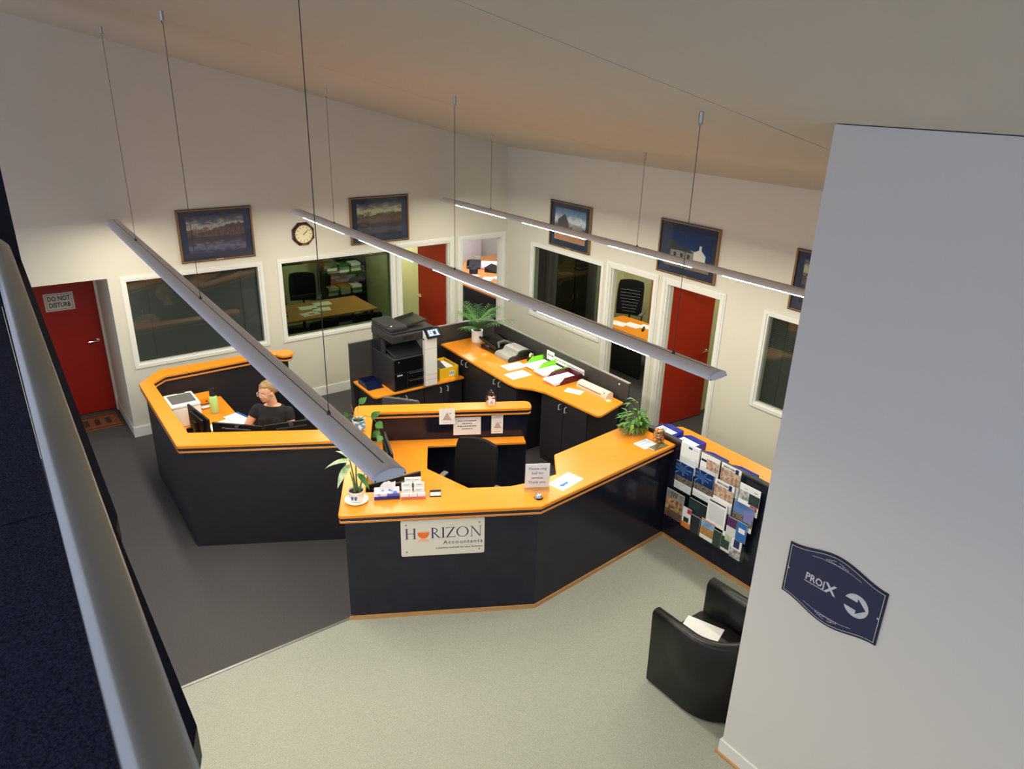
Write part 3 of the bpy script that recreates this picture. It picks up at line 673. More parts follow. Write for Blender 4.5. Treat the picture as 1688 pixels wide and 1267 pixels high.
# ---- desk inside the front counter
t = thing('desk', 'honey corner desk inside the front reception counter', 'desk', (FO.x, FO.y, 0), FA)
dk = roundpoly([(0.160, 2.040), (0.160, 0.09), (1.62, 0.09), (1.95, 0.62), (1.26, 0.83, 0.1), (0.745, 1.385, 0.06), (0.765, 1.89), (1.83, 1.89), (1.83, 2.040)], 5)
b = B(); b.prism(dk, 0.695, 0.72, ch=0.004); obj('desk_top', b, WOOD, t)
for x0, y0 in ((0.25, 1.3), (0.25, 0.5), (1.4, 0.2)):
    b = B(); b.box(x0, x0+0.4, y0, y0+0.03, 0.0, 0.694); obj('support_panel', b, CHARLAM, t)

# ---- left workstation counter
ZL = 1.14
LO = Vector((-5.867, -2.924))
t = thing('reception_counter', 'charcoal reception counter with honey top around the seated woman', 'counter', (LO.x, LO.y, 0), 0)
def lw(x, y, r=0): return (x-LO.x, y-LO.y, r)
kn = []
for k in range(15):                      # rounded knob closing the back run
    a = math.radians(205+k*(290/14)); kn.append(lw(-4.125+0.105*math.cos(a), -1.005+0.118*math.sin(a)))
outl = [lw(-5.867, -2.924, 0.03), lw(-4.512, -3.669), lw(-4.392, -3.446), lw(-5.705, -2.690), lw(-5.692, -1.181), lw(-5.529, -1.024), lw(-4.235, -1.005)]+kn+[lw(-4.19, -0.842), lw(-5.546, -0.81, 0.05), lw(-5.83, -1.136, 0.03)]
counter_top(t, outl, ZL)
body = [lw(-5.815, -2.900)[:2], lw(-4.531, -3.607)[:2], lw(-4.494, -3.54)[:2], lw(-5.755, -2.845)[:2]]
b = B(); b.prism(body, 0, ZL-0.0802); obj('front_panel', b, CHARLAM, t)
b = B(); b.prism([lw(-5.815, -2.900)[:2], lw(-5.755, -2.845)[:2], lw(-5.742, -1.17)[:2], lw(-5.782, -1.155)[:2]], 0, ZL-0.0802); obj('side_panel', b, CHARLAM, t)
b = B(); b.prism([lw(-5.782, -1.155)[:2], lw(-5.742, -1.17)[:2], lw(-5.545, -0.975)[:2], lw(-5.525, -0.86)[:2]], 0, ZL-0.0802); obj('corner_panel', b, CHARLAM, t)
b = B(); b.prism([lw(-5.545, -0.975)[:2], lw(-4.07, -0.96)[:2], lw(-4.07, -0.885)[:2], lw(-5.525, -0.86)[:2]], 0, ZL-0.0802); obj('back_panel', b, CHARLAM, t)
t = thing('desk', 'honey desk inside the charcoal counter under the printer and bottle', 'desk', (-5.7, -1.05, 0))
dk = roundpoly([(0.0, -0.14), (0.17, 0.055), (0.75, 0.055), (0.75, -0.82, 0.2), (0.97, -1.27), (1.46, -1.54), (1.25, -2.38), (0.0, -1.66)], 4)
b = B(); b.prism([(x-0.0, y) for x, y in dk], 0.715, 0.74, ch=0.004); obj('desk_top', b, WOOD, t)
b = B(); b.box(0.70, 0.73, -0.75, -0.05, 0, 0.714); obj('support_panel', b, CHARLAM, t)
b = B(); b.box(0.02, 0.05, -1.5, -0.25, 0, 0.714); obj('support_panel', b, CHARLAM, t)

# ---- brochure display screen and side bench behind it
BX = -1.80
t = thing('display_screen', 'dark navy low screen wall holding the clear brochure rack', 'screen', (BX, -5.36, 0))
b = B(); b.box(0, 0.045, -1.62, 0.045+0.56, 0.03, 1.11); obj('screen_panel', b, NAVYLAM, t)
b = B(); b.box(-0.004, 0.049, -1.62, 0.045+0.56, 1.1102, 1.125); obj('screen_cap', b, mat('cap_grey', (66, 66, 72), 0.4), t)
b = B(); b.box(-0.018, -0.0005, -1.62, -0.0135, 0.004, 0.040); obj('timber_kick', b, TIMBER, t)
t = thing('side_bench', 'long honey bench behind the brochure screen holding blue trays', 'bench', (BX+0.05, -5.36, 0))
b = B(); b.prism(roundpoly([(0.005, -1.62), (0.50, -1.62), (0.545, 0.28), (0.53, 0.40, 0.06), (0.005, 0.46)]), 0.925, 0.95, ch=0.004); obj('bench_top', b, WOOD, t)
b = B(); b.box(0.01, 0.44, -1.6, 0.3, 0.0, 0.924); obj('bench_body', b, CHARLAM, t)

# ---- corner storage benches with low partition screen
PZ = 1.18; RZ = 0.95; LZ = 0.66
def unp(x): return x
t = thing('partition_screen', 'charcoal low partition screen behind the copier and corner bench', 'screen', (-1.25, -1.22, 0))
pts = [(-3.345, -1.215), (-1.41, -1.215), (-1.185, -1.395), (-1.245, -4.17)]
def lp(p): return (p[0]+1.25, p[1]+1.22)
for i in range(3):
    a, c = Vector(lp(pts[i])), Vector(lp(pts[i+1])); d = (c-a).normalized(); n = Vector((-d.y, d.x))*0.035
    b = B(); b.prism([tuple(a), tuple(c), tuple(c+n), tuple(a+n)], 0, PZ-0.012); obj('screen_panel', b, mat('partition_charcoal', (58, 58, 60), 0.6), t)
    b = B(); b.prism([tuple(a-d*0.004), tuple(c+d*0.002), tuple(c+n), tuple(a+n-d*0.004)], PZ-0.0118, PZ); obj('screen_cap', b, mat('cap_silver', (150, 150, 146), 0.4, 0.3), t)
b = B(); b.lathe([(0.012, 0), (0.012, 0.004)], 12, M=T(lp((-1.243, -4.02))[0]-0.0, lp((-1.243, -4.02))[1], PZ-0.06) @ Matrix.Rotation(-math.pi/2, 4, 'Y')); obj('fixing_cap', b, WHITEP, t)

t = thing('corner_bench_top', 'honey worktop of the right corner bench under scanner and trays', 'worktop', (-1.25, -1.25, RZ-0.025))
# coordinates measured at the worktop height
wt = [(-2.015, -1.29), (-1.43, -1.285), (-1.235, -1.44), (-1.29, -4.155), (-1.80, -4.30, 0.06), (-1.865, -3.44), (-1.93, -3.27, 0.1), (-2.06, -3.10, 0.1), (-2.075, -2.95)]
b = B(); b.prism(roundpoly([(p[0]+1.25, p[1]+1.25)+tuple(p[2:]) for p in wt]), 0, 0.025, ch=0.004); obj('bench_top', b, WOOD, t)
b = B(); b.lathe([(0.036, 0.0252), (0.036, 0.0285), (0.012, 0.029)], 20, (-0.16, -2.78, 0)); obj('cable_grommet', b, mat('beige_plastic', (226, 210, 176), 0.4), t)
# cabinet units below, each a thing with two doors
def cabinet(label, x0, x1, y0, y1, z1, face, nd=2, hs=True):
    t = thing('storage_cabinet', label, 'cabinet', ((x0+x1)/2, (y0+y1)/2, 0), 0, 'charcoal storage cabinets under the benches')
    w, d = (x1-x0)/2, (y1-y0)/2
    b = B(); b.box(-w, w, -d, d, 0.0, z1); obj('cabinet_body', b, CHARLAM, t)
    L = (2*d if face == 'W' else 2*w)
    for k in range(nd):
        a0 = -L/2+k*L/nd+0.004; a1 = a0+L/nd-0.008
        b = B()
        if face == 'W': b.box(-w-0.018, -w-0.001, a0, a1, 0.08, z1-0.01)
        else: b.box(a0, a1, -d-0.018, -d-0.001, 0.08, z1-0.01)
        dd = obj('cabinet_door', b, CHARLAM, t)
        h = a1-0.05 if k % 2 == 0 else a0+0.05
        if nd == 1: h = a1-0.05
        b = B()
        if face == 'W': b.tube([(-w-0.018, h, z1-0.13), (-w-0.045, h, z1-0.125), (-w-0.045, h, z1-0.065), (-w-0.018, h, z1-0.06)], 0.0065, 6)
        else: b.tube([(h, -d-0.018, z1-0.13), (h, -d-0.045, z1-0.125), (h, -d-0.045, z1-0.065), (h, -d-0.018, z1-0.06)], 0.0065, 6)
        obj('cabinet_handle', b, mat('satin_handle', (228, 228, 226), 0.3, 0.35), dd, True)
cabinet('charcoal cupboard under the corner bench nearest the red door', -1.80, -1.32, -4.12, -3.30, RZ-0.0255, 'W')
cabinet('charcoal cupboard under the middle of the corner bench', -1.99, -1.33, -3.05, -2.25, RZ-0.0255, 'W')
cabinet('charcoal cupboard under the corner bench beside the yellow box', -1.96, -1.33, -2.245, -1.46, RZ-0.0255, 'W')
t = thing('copier_bench_top', 'honey worktop under the copier and navy tray', 'worktop', (-2.6, -1.5, LZ-0.025))
b = B(); b.prism(roundpoly([(-0.73, 0.255), (-0.745, -0.35, 0.03), (-0.71, -0.385, 0.03), (0.575, -0.395), (0.575, 0.255)]), 0, 0.025, ch=0.004); obj('bench_top', b, WOOD, t)
cabinet('charcoal cupboard under the copier', -3.27, -2.62, -1.84, -1.27, LZ-0.0255, 'S')
cabinet('charcoal cupboard under the yellow carton', -2.615, -2.03, -1.84, -1.27, LZ-0.0255, 'S')
# ------------------------------------------------------------------ copier (front faces -y)
t = thing('photocopier', 'tall black office photocopier with white control column', 'photocopier', (-3.06, -1.87, LZ)); t.scale = (1, 1, 1.05)
# local x: 0 (left) .. 0.60, y: 0 (front) .. 0.56 (rear)
b = B(); b.rbox(0.0, 0.46, 0.0, 0.56, 0.0, 0.42, 0.012); obj('lower_body', b, COPIERM, t)
b = B(); b.rbox(0.46, 0.60, 0.02, 0.56, 0.0, 0.42, 0.008); obj('lower_body_side', b, COPIERM, t)
for k in range(2):
    b = B(); b.rbox(0.20, 0.462, -0.008, 0.02, 0.03+k*0.1, 0.115+k*0.1, 0.004); d_ = obj('paper_drawer', b, BLACKG, t)
    b = B(); b.box(0.22, 0.44, -0.0095, -0.008, 0.104+k*0.1, 0.108+k*0.1); obj('drawer_lip', b, mat('drawer_lip', (110, 110, 112), 0.4), d_)
b = B(); b.rbox(0.012, 0.452, -0.006, 0.02, 0.235, 0.405, 0.004); obj('front_cover', b, BLACKG, t)
b = B(); b.rbox(0.012, 0.19, -0.006, 0.02, 0.015, 0.228, 0.004); obj('front_cover', b, BLACKG, t)
text('model_lettering', 'bizhub', 0.028, PAPER, t, (0.085, -0.0065, 0.205), bold=0.0006)
b = B(); b.ell((0.075, -0.0065, 0.372), 0.011, 0.0015, 0.008, 12, 6); obj('maker_emblem', b, mat('emblem_grey', (130, 130, 134), 0.4), t)
# output well: rear column, left side post and tray
b = B(); b.rbox(0.0, 0.60, 0.34, 0.56, 0.42, 0.61, 0.008); obj('rear_column', b, BLACKP, t)
b = B(); b.rbox(0.0, 0.03, 0.24, 0.34, 0.42, 0.60, 0.008); obj('left_post', b, COPIERM, t)
b = B(); b.add([(0.03, 0.03, 0.425), (0.60, 0.03, 0.425), (0.60, 0.34, 0.49), (0.03, 0.34, 0.49), (0.03, 0.03, 0.43), (0.60, 0.03, 0.43), (0.60, 0.34, 0.496), (0.03, 0.34, 0.496)], [(0, 1, 2, 3), (4, 5, 6, 7), (0, 1, 5, 4), (1, 2, 6, 5), (2, 3, 7, 6), (3, 0, 4, 7)]); obj('output_tray', b, COPIERM, t)
# scanner head and document feeder
b = B(); b.rbox(-0.01, 0.61, 0.0, 0.57, 0.61, 0.715, 0.014); obj('scanner_body', b, COPIERM, t)
b = B(); b.box(0.15, 0.29, -0.0015, 0.001, 0.645, 0.685); obj('scanner_recess', b, BLACKP, t)
b = B(); b.rbox(-0.005, 0.605, 0.03, 0.565, 0.716, 0.742, 0.008); obj('platen_lid', b, COPIERM, t)
b = B(); b.rbox(-0.005, 0.24, 0.04, 0.56, 0.742, 0.80, 0.018); obj('document_feeder', b, COPIERM, t)
b = B(); b.add([(0.24, 0.10, 0.757), (0.56, 0.10, 0.80), (0.56, 0.46, 0.80), (0.24, 0.46, 0.757), (0.24, 0.10, 0.765), (0.56, 0.10, 0.808), (0.56, 0.46, 0.808), (0.24, 0.46, 0.765)], [(0, 1, 2, 3), (4, 5, 6, 7), (0, 1, 5, 4), (1, 2, 6, 5), (2, 3, 7, 6), (3, 0, 4, 7)]); ft = obj('feeder_tray', b, BLACKP, t)
for yy in (0.10, 0.44):
    b = B(); b.add([(0.27, yy, 0.769), (0.54, yy, 0.805), (0.54, yy+0.02, 0.805), (0.27, yy+0.02, 0.769), (0.27, yy, 0.785), (0.54, yy, 0.822), (0.54, yy+0.02, 0.822), (0.27, yy+0.02, 0.785)], [(0, 1, 2, 3), (4, 5, 6, 7), (0, 1, 5, 4), (1, 2, 6, 5), (2, 3, 7, 6), (3, 0, 4, 7)]); obj('paper_guide', b, COPIERM, ft)
b = B(); b.box(0.04, 0.055, 0.10, 0.125, 0.80, 0.803); obj('status_light', b, mat('status_white', (220, 224, 224), 0.4), t)
# white control column with tilted touch screen
b = B(); b.rbox(0.430, 0.605, -0.055, 0.018, 0.0, 0.625, 0.008); wc = obj('control_column', b, WHITEP, t)
b = B()
for z in (0.085, 0.15, 0.485): b.box(0.433, 0.602, -0.0558, -0.0548, z, z+0.0025)
obj('column_seam', b, INKGREY, wc)
b = B(); b.prism([(-0.05, 0.60), (0.015, 0.60), (0.015, 0.70), (-0.0, 0.715), (-0.05, 0.655)], 0.430, 0.605, Matrix(((0, 0, 1, 0), (1, 0, 0, 0), (0, 1, 0, 0), (0, 0, 0, 1)))); obj('column_shoulder', b, WHITEP, t)
Ms = T(0.545, -0.055, 0.685) @ Matrix.Rotation(math.radians(42), 4, 'X')
b = B(); b.rbox(-0.108, 0.108, -0.075, 0.075, -0.009, 0.009, 0.006, Ms); ts = obj('touch_screen', b, BLACKG, t)
b = B(); b.box(-0.09, 0.09, -0.056, 0.056, 0.0092, 0.0096, Ms); obj('screen_glow', b, mat('screen_navy', (24, 36, 56), 0.2, emit=((40, 60, 92), 0.5)), ts)
b = B()
for i in range(4):
    for j in range(3):
        if (i, j) == (2, 0) or (i == 2 and j == 1): continue
        b.box(-0.07+i*0.036, -0.07+i*0.036+0.029, -0.03+j*0.024, -0.03+j*0.024+0.018, 0.0098, 0.0101, Ms)
b.box(-0.075, 0.075, -0.045, -0.036, 0.0098, 0.0101, Ms)
obj('screen_icons', b, mat('screen_icon', (190, 214, 236), 0.2, emit=((190, 216, 240), 0.9)), ts, kind='stuff')

# navy letter tray beside the copier
def tray(name, label, loc, rz, M, w=0.26, d=0.33, h=0.07, lip=True):
    t = thing(name, label, 'tray', loc, rz)
    b = B(); b.box(-w/2, w/2, -d/2, d/2, 0, 0.004); obj('tray_base', b, M, t)
    for x in (-w/2, w/2-0.004):
        b = B(); b.prism([(-d/2+0.05, 0.0042), (d/2, 0.0042), (d/2, h), (-d/2+0.12, h), (-d/2+0.05, h*0.35)], 0, 0.004, T(x, 0, 0) @ Matrix(((0, 0, 1, 0), (1, 0, 0, 0), (0, 1, 0, 0), (0, 0, 0, 1)))); obj('tray_side', b, M, t)
    b = B(); b.box(-w/2+0.004, w/2-0.004, d/2-0.004, d/2, 0.0042, h); obj('tray_back', b, M, t)
    return t
tray('letter_tray', 'navy letter tray on the bench left of the copier', (-3.20, -1.50, LZ), math.radians(0), NAVYP, 0.22, 0.30, 0.07)

# yellow carton with keyboard and papers
t = thing('carton', 'open yellow cardboard carton of papers beside the copier', 'box', (-2.225, -1.66, LZ), math.radians(0))
YEL = mat('yellow_card', (238, 190, 30), 0.6); w, d, h = 0.145, 0.185, 0.165
for x0, x1, y0, y1, nm in ((-w, w, -d, -d+0.006, 'carton_side'), (-w, w, d-0.006, d, 'carton_side'), (-w, -w+0.006, -d+0.006, d-0.006, 'carton_side'), (w-0.006, w, -d+0.006, d-0.006, 'carton_side')):
    b = B(); b.box(x0, x1, y0, y1, 0, h); obj(nm, b, YEL, t)
b = B(); b.box(-w+0.006, w-0.006, -d+0.006, d-0.006, 0, 0.006); obj('carton_base', b, YEL, t)
b = B(); b.box(0.0, 0.075, -d-0.0012, -d, 0.04, 0.11); lb = obj('barcode_label', b, PAPER, t)
b = B()
for k in range(7): b.box(0.008+k*0.009, 0.008+k*0.009+(0.003 if k % 3 else 0.006), -d-0.0018, -d-0.0012, 0.055, 0.10)
obj('barcode', b, INK, lb, kind='stuff')
t = thing('paper_stack', 'white paper stack inside the yellow carton', 'paper', (-2.225, -1.66, LZ+0.0065))
b = B(); b.rbox(-0.125, 0.125, -0.165, 0.165, 0, 0.12, 0.002); obj('sheets', b, PAPER, t)
t = thing('keyboard', 'black computer keyboard lying in the yellow carton', 'keyboard', (-2.265, -1.645, LZ+0.127), math.radians(78))
b = B(); b.rbox(-0.16, 0.16, -0.06, 0.06, 0, 0.018, 0.004); kb = obj('keyboard_base', b, BLACKP, t)
b = B()
for i in range(14):
    for j in range(4): b.box(-0.15+i*0.0215, -0.15+i*0.0215+0.018, -0.05+j*0.025, -0.05+j*0.025+0.021, 0.018, 0.023)
obj('keys', b, mat('key_grey', (84, 86, 90), 0.5), kb, kind='stuff')

# ------------------------------------------------------------------ plants
def palm(t, base, n=30):
    rnd = random.Random(3)
    for k in range(n):
        a = rnd.uniform(0, 2*math.pi); L = rnd.uniform(0.34, 0.56); up = rnd.uniform(0.75, 3.2)
        d = Vector((math.cos(a), math.sin(a), up)).normalized(); pts = []
        for i in range(7):
            s = i/6; pts.append(Vector(base)+d*(L*s)-Vector((0, 0, 0.30*L*s*s))+Vector((math.cos(a), math.sin(a), 0))*0.25*L*s*s)
        b = B(); b.mid(0); b.tube(pts, [0.004, 0.0035, 0.003, 0.0025, 0.002, 0.0015, 0.001], 5)
        b.mid(1)
        for i in range(2, 12):
            s = i/12; q = s*6; j = int(q); f_ = q-j; p = pts[j].lerp(pts[min(j+1, 6)], f_); tg = (pts[min(j+1, 6)]-pts[j]).normalized()
            sd = tg.cross(Vector((0, 0, 1))).normalized()
            for sg in (-1, 1):
                b.leaf(p, tg*0.85+sd*sg*0.75+Vector((0, 0, 0.05)), (0, 0, 1), 0.13*(1-0.35*abs(s-0.5)), 0.010, 0.35, 3)
        obj('frond', b, [STEM, LEAFD if k % 3 else LEAF], t)
t = thing('potted_palm', 'small palm in a white cylindrical pot in the bench corner', 'plant', (-1.53, -1.47, RZ))
b = B(); b.lathe([(0.075, 0), (0.079, 0.004), (0.08, 0.168), (0.078, 0.172), (0.070, 0.172), (0.068, 0.15), (0.0, 0.149)], 28, cap=False); obj('pot', b, CERAM, t, True)
b = B(); b.lathe([(0.068, 0.135), (0.068, 0.154), (0.0, 0.158)], 20); obj('soil', b, SOIL, t)
palm(t, (0, 0, 0.16))

def heart_leaf(b, p, d, L, W, n=(0, 0, 1), bend=0.3): b.leaf(p, d, n, L, W, bend, 5)
# dieffenbachia on the front counter
t = thing('potted_dieffenbachia', 'pale-leaved houseplant in white teacup pot at the counter corner', 'plant', (-4.866, -4.634, ZF))
b = B(); b.lathe([(0.045, 0.001), (0.07, 0.003), (0.097, 0.014), (0.099, 0.017), (0.07, 0.010), (0.0, 0.009)], 32, cap=False); obj('saucer', b, CERAM, t, True)
b = B(); b.lathe([(0.046, 0.0115), (0.056, 0.016), (0.064, 0.05), (0.067, 0.105), (0.063, 0.106), (0.060, 0.085), (0.0, 0.084)], 28, cap=False); pt = obj('pot', b, CERAM, t, True)
b = B(); b.lathe([(0.060, 0.075), (0.060, 0.090), (0.0, 0.094)], 20); obj('soil', b, SOIL, t)
MB = mat('blue_motif', (44, 108, 172), 0.3); b = B()
for sx in (-1, 1):
    for (aa, zz, s) in ((0.0, 0.062, 1.0), (0.0, 0.046, 0.75)):
        th = math.radians(228)+sx*0.22; p = Vector((math.cos(th), math.sin(th), 0))*0.0665; xx = Vector((-math.sin(th), math.cos(th), 0))
        b.add([p+xx*(-0.012*s)+Vector((0, 0, zz-0.010*s)), p+xx*(0.013*s)+Vector((0, 0, zz-0.004)), p+xx*(0.008*s)+Vector((0, 0, zz+0.013*s)), p+xx*(-0.011*s)+Vector((0, 0, zz+0.010*s))], [(0, 1, 2, 3)])
obj('butterfly_motif', b, MB, pt)
rnd = random.Random(5)
stems = [((0.0, 0.0), (-0.03, 0.02, 0.30)), ((0.015, 0.01), (0.02, 0.04, 0.26)), ((-0.015, -0.01), (-0.04, -0.02, 0.22)), ((0.02, -0.02), (0.06, -0.01, 0.18))]
for (sx, sy), e_ in stems:
    b = B(); b.tube([(sx, sy, 0.085), (sx*0.8+e_[0]*0.4, sy+e_[1]*0.4, 0.085+e_[2]*0.5), (sx+e_[0], sy+e_[1], 0.085+e_[2])], [0.009, 0.007, 0.005], 7); obj('stem', b, STEM, t, True)
lr = Vector((-0.80, 0.60, 0))         # toward image left
lf_ = [((-0.03, 0.02, 0.37), lr+Vector((0, 0, 0.02)), 0.23, 0.085, 0.35), ((-0.03, 0.02, 0.34), lr*0.6+Vector((-0.2, -0.5, -0.45)), 0.22, 0.08, 0.3),
      ((0.02, 0.04, 0.35), Vector((0.3, 0.6, 0.75)), 0.17, 0.07, 0.4), ((0.06, -0.01, 0.27), Vector((0.75, -0.4, 0.1)), 0.16, 0.07, 0.45),
      ((0.02, 0.0, 0.25), Vector((0.35, -0.6, -0.5)), 0.17, 0.07, 0.2), ((-0.03, 0.0, 0.39), Vector((-0.3, 0.3, 0.9)), 0.14, 0.06, 0.6), ((0.04, 0.03, 0.33), Vector((0.7, 0.35, 0.3)), 0.15, 0.065, 0.5)]
for i, (p, d, L, W_, bd) in enumerate(lf_):
    b = B(); b.leaf(p, d, (0, 0, 1), L, W_, bd, 6); obj('leaf', b, LEAFP if i not in (2, 4) else LEAFD, t, True)
# trailing pothos on the left strip
t = thing('potted_pothos', 'trailing green vine in a blue and white pot on the counter edge', 'plant', (-4.27, -3.43, ZF))
BW = mat('blue_white_glaze', (226, 234, 240), 0.2, noise=(38, (74, 150, 200), 0.06))
b = B(); b.lathe([(0.045, 0.0), (0.062, 0.02), (0.07, 0.07), (0.062, 0.115), (0.066, 0.125), (0.058, 0.125), (0.055, 0.10), (0.0, 0.10)], 24, cap=False); obj('pot', b, BW, t, True)
b = B(); b.lathe([(0.054, 0.095), (0.054, 0.11), (0.0, 0.113)], 16); obj('soil', b, SOIL, t)
rnd = random.Random(11)
vines = [[(0, 0, 0.11), (-0.06, 0.05, 0.18), (-0.12, 0.05, 0.15), (-0.19, 0.06, 0.06), (-0.23, 0.06, -0.02), (-0.24, 0.05, -0.10), (-0.235, 0.05, -0.19), (-0.23, 0.04, -0.25)],
         [(0, 0, 0.11), (-0.05, -0.02, 0.18), (-0.12, -0.02, 0.14), (-0.17, -0.01, 0.05), (-0.20, 0.0, -0.05), (-0.21, -0.01, -0.14), (-0.20, -0.01, -0.22)],
         [(0, 0, 0.11), (0.05, -0.05, 0.17), (0.11, -0.07, 0.15), (0.16, -0.08, 0.08), (0.18, -0.09, -0.02), (0.185, -0.11, -0.06)],
         [(0, 0, 0.11), (0.06, -0.01, 0.16), (0.13, -0.03, 0.13), (0.175, -0.05, 0.06)],
         [(0, 0, 0.11), (0.02, 0.05, 0.22), (0.05, 0.06, 0.27)], [(0, 0, 0.11), (-0.04, 0.02, 0.20), (-0.055, 0.03, 0.29)]]
for vi, v in enumerate(vines):
    b = B(); b.tube(v, 0.0028, 5); obj('vine_stem', b, STEM if vi < 4 else mat('bare_twig', (150, 104, 80), 0.7), t)
    n = len(v)
    for i in range(2, n):
        if vi == 5: break
        p = Vector(v[i]); d = Vector((rnd.uniform(-1, 0.4), rnd.uniform(-1, 0.3), rnd.uniform(-0.7, -0.1))) if i > 2 else Vector((rnd.uniform(-.5, .5), rnd.uniform(-.8, .2), 0.4))
        if vi >= 4: d = Vector((0.6, -0.5, 0.7))
        b = B(); b.leaf(p, d, (rnd.uniform(-.4, .1), -0.8, 0.6), rnd.uniform(0.085, 0.115), rnd.uniform(0.065, 0.085), 0.15, 5); obj('leaf', b, LEAF if rnd.random() < 0.6 else LEAFD, t, True)
# bushy variegated plant at the far end of the return
t = thing('potted_arrowhead_plant', 'bushy green and yellow houseplant beside the lolly jar', 'plant', (-1.935, -5.0, ZF))
b = B(); b.lathe([(0.05, 0), (0.07, 0.03), (0.078, 0.10), (0.072, 0.10), (0.066, 0.085), (0.0, 0.085)], 20, cap=False); obj('pot', b, ACRYL, t, True)
b = B(); b.lathe([(0.064, 0.075), (0.064, 0.09), (0.0, 0.095)], 16); obj('soil', b, SOIL, t)
rnd = random.Random(23)
for k in range(135):
    a = rnd.uniform(0, 2*math.pi); r_ = rnd.uniform(0.02, 0.17); z = 0.10+rnd.uniform(0.0, 0.17)*(1-r_/0.24)+0.02
    low = rnd.random() < 0.38
    if low: r_ = rnd.uniform(0.08, 0.15); z = rnd.uniform(0.035, 0.10)
    if k < 5: r_ = 0.03+0.02*k; z = 0.32+0.02*(k % 3); a = 1.6+0.3*k
    if math.sin(a) < -0.5: r_ *= 0.5
    if math.cos(a) > 0.6: r_ *= 0.5
    p = Vector((math.cos(a)*r_, math.sin(a)*r_, z)); d = Vector((math.cos(a), math.sin(a), rnd.uniform(-0.5, 0.5)))
    b = B()
    b.leaf(p, d, (0, 0, 1), rnd.uniform(0.06, 0.10), rnd.uniform(0.026, 0.042), 0.4, 4)
    lfo = obj('leaf', b, LEAFY if (low or rnd.random() < 0.25) else (LEAF if rnd.random() < 0.6 else LEAFD), t, True)
    b = B(); b.tube([(0.3*p.x, 0.3*p.y, 0.08), (0.75*p.x, 0.75*p.y, max(0.1, p.z*0.9)), tuple(p)], 0.0016, 4); obj('stalk', b, STEM, lfo)
# ------------------------------------------------------------------ HORIZON sign on the front counter
def fthing(name, label, cat, u, w, z, rz=0.0, group=None):
    x, y = fwld(u, w); return thing(name, label, cat, (x, y, z), FA+rz, group)
t = fthing('company_sign', 'cream HORIZON Accountants sign fixed to the navy counter front', 'sign', 0.845, 0.0445, 0.805)
b = B(); b.prism(roundpoly([(-0.35, -0.176, 0.018), (0.35, -0.176, 0.018), (0.35, 0.176, 0.018), (-0.35, 0.176, 0.018)]), 0.004, 0.014, MX, ch=0.002); obj('sign_board', b, mat('sign_cream', (226, 220, 206), 0.35), t)
for sx in (-1, 1):
    for sz in (-1, 1):
        b = B(); b.ell((sx*0.305, -0.0145, sz*0.132), 0.008, 0.003, 0.008, 10, 6); obj('fixing_screw', b, STEEL, t, 'all')
LN = mat('logo_navy', (38, 36, 96), 0.4); LO1 = mat('logo_orange', (240, 122, 48), 0.4); LO2 = mat('logo_peach', (246, 190, 150), 0.4); LO3 = mat('logo_pale', (236, 206, 186), 0.4)
def px2u(X): return -0.312+(X-260)/1180*0.634
ZB, ZC = -0.003, 0.096; Y0 = -0.0146
def stroke(b, x0, z0, x1, z1, wd_): b.add([(x0-wd_/2, Y0, z0), (x0+wd_/2, Y0, z0), (x1+wd_/2, Y0, z1), (x1-wd_/2, Y0, z1)], [(0, 1, 2, 3)])
def serif(b, x, z, s=0.014): b.box(x-s, x+s, Y0-0.0003, Y0, z-0.0018, z+0.0018)
def arcband(b, cx, czc, rx0, rz0, rx1, rz1, a0, a1, n=20, dx=0.0):
    vs = []
    for i in range(n+1):
        a = a0+(a1-a0)*i/n; vs += [(cx+rx0*math.cos(a), Y0, czc+rz0*math.sin(a)), (cx+dx+rx1*math.cos(a), Y0, czc+rz1*math.sin(a))]
    b.add(vs, [(2*i, 2*i+2, 2*i+3, 2*i+1) for i in range(n)])
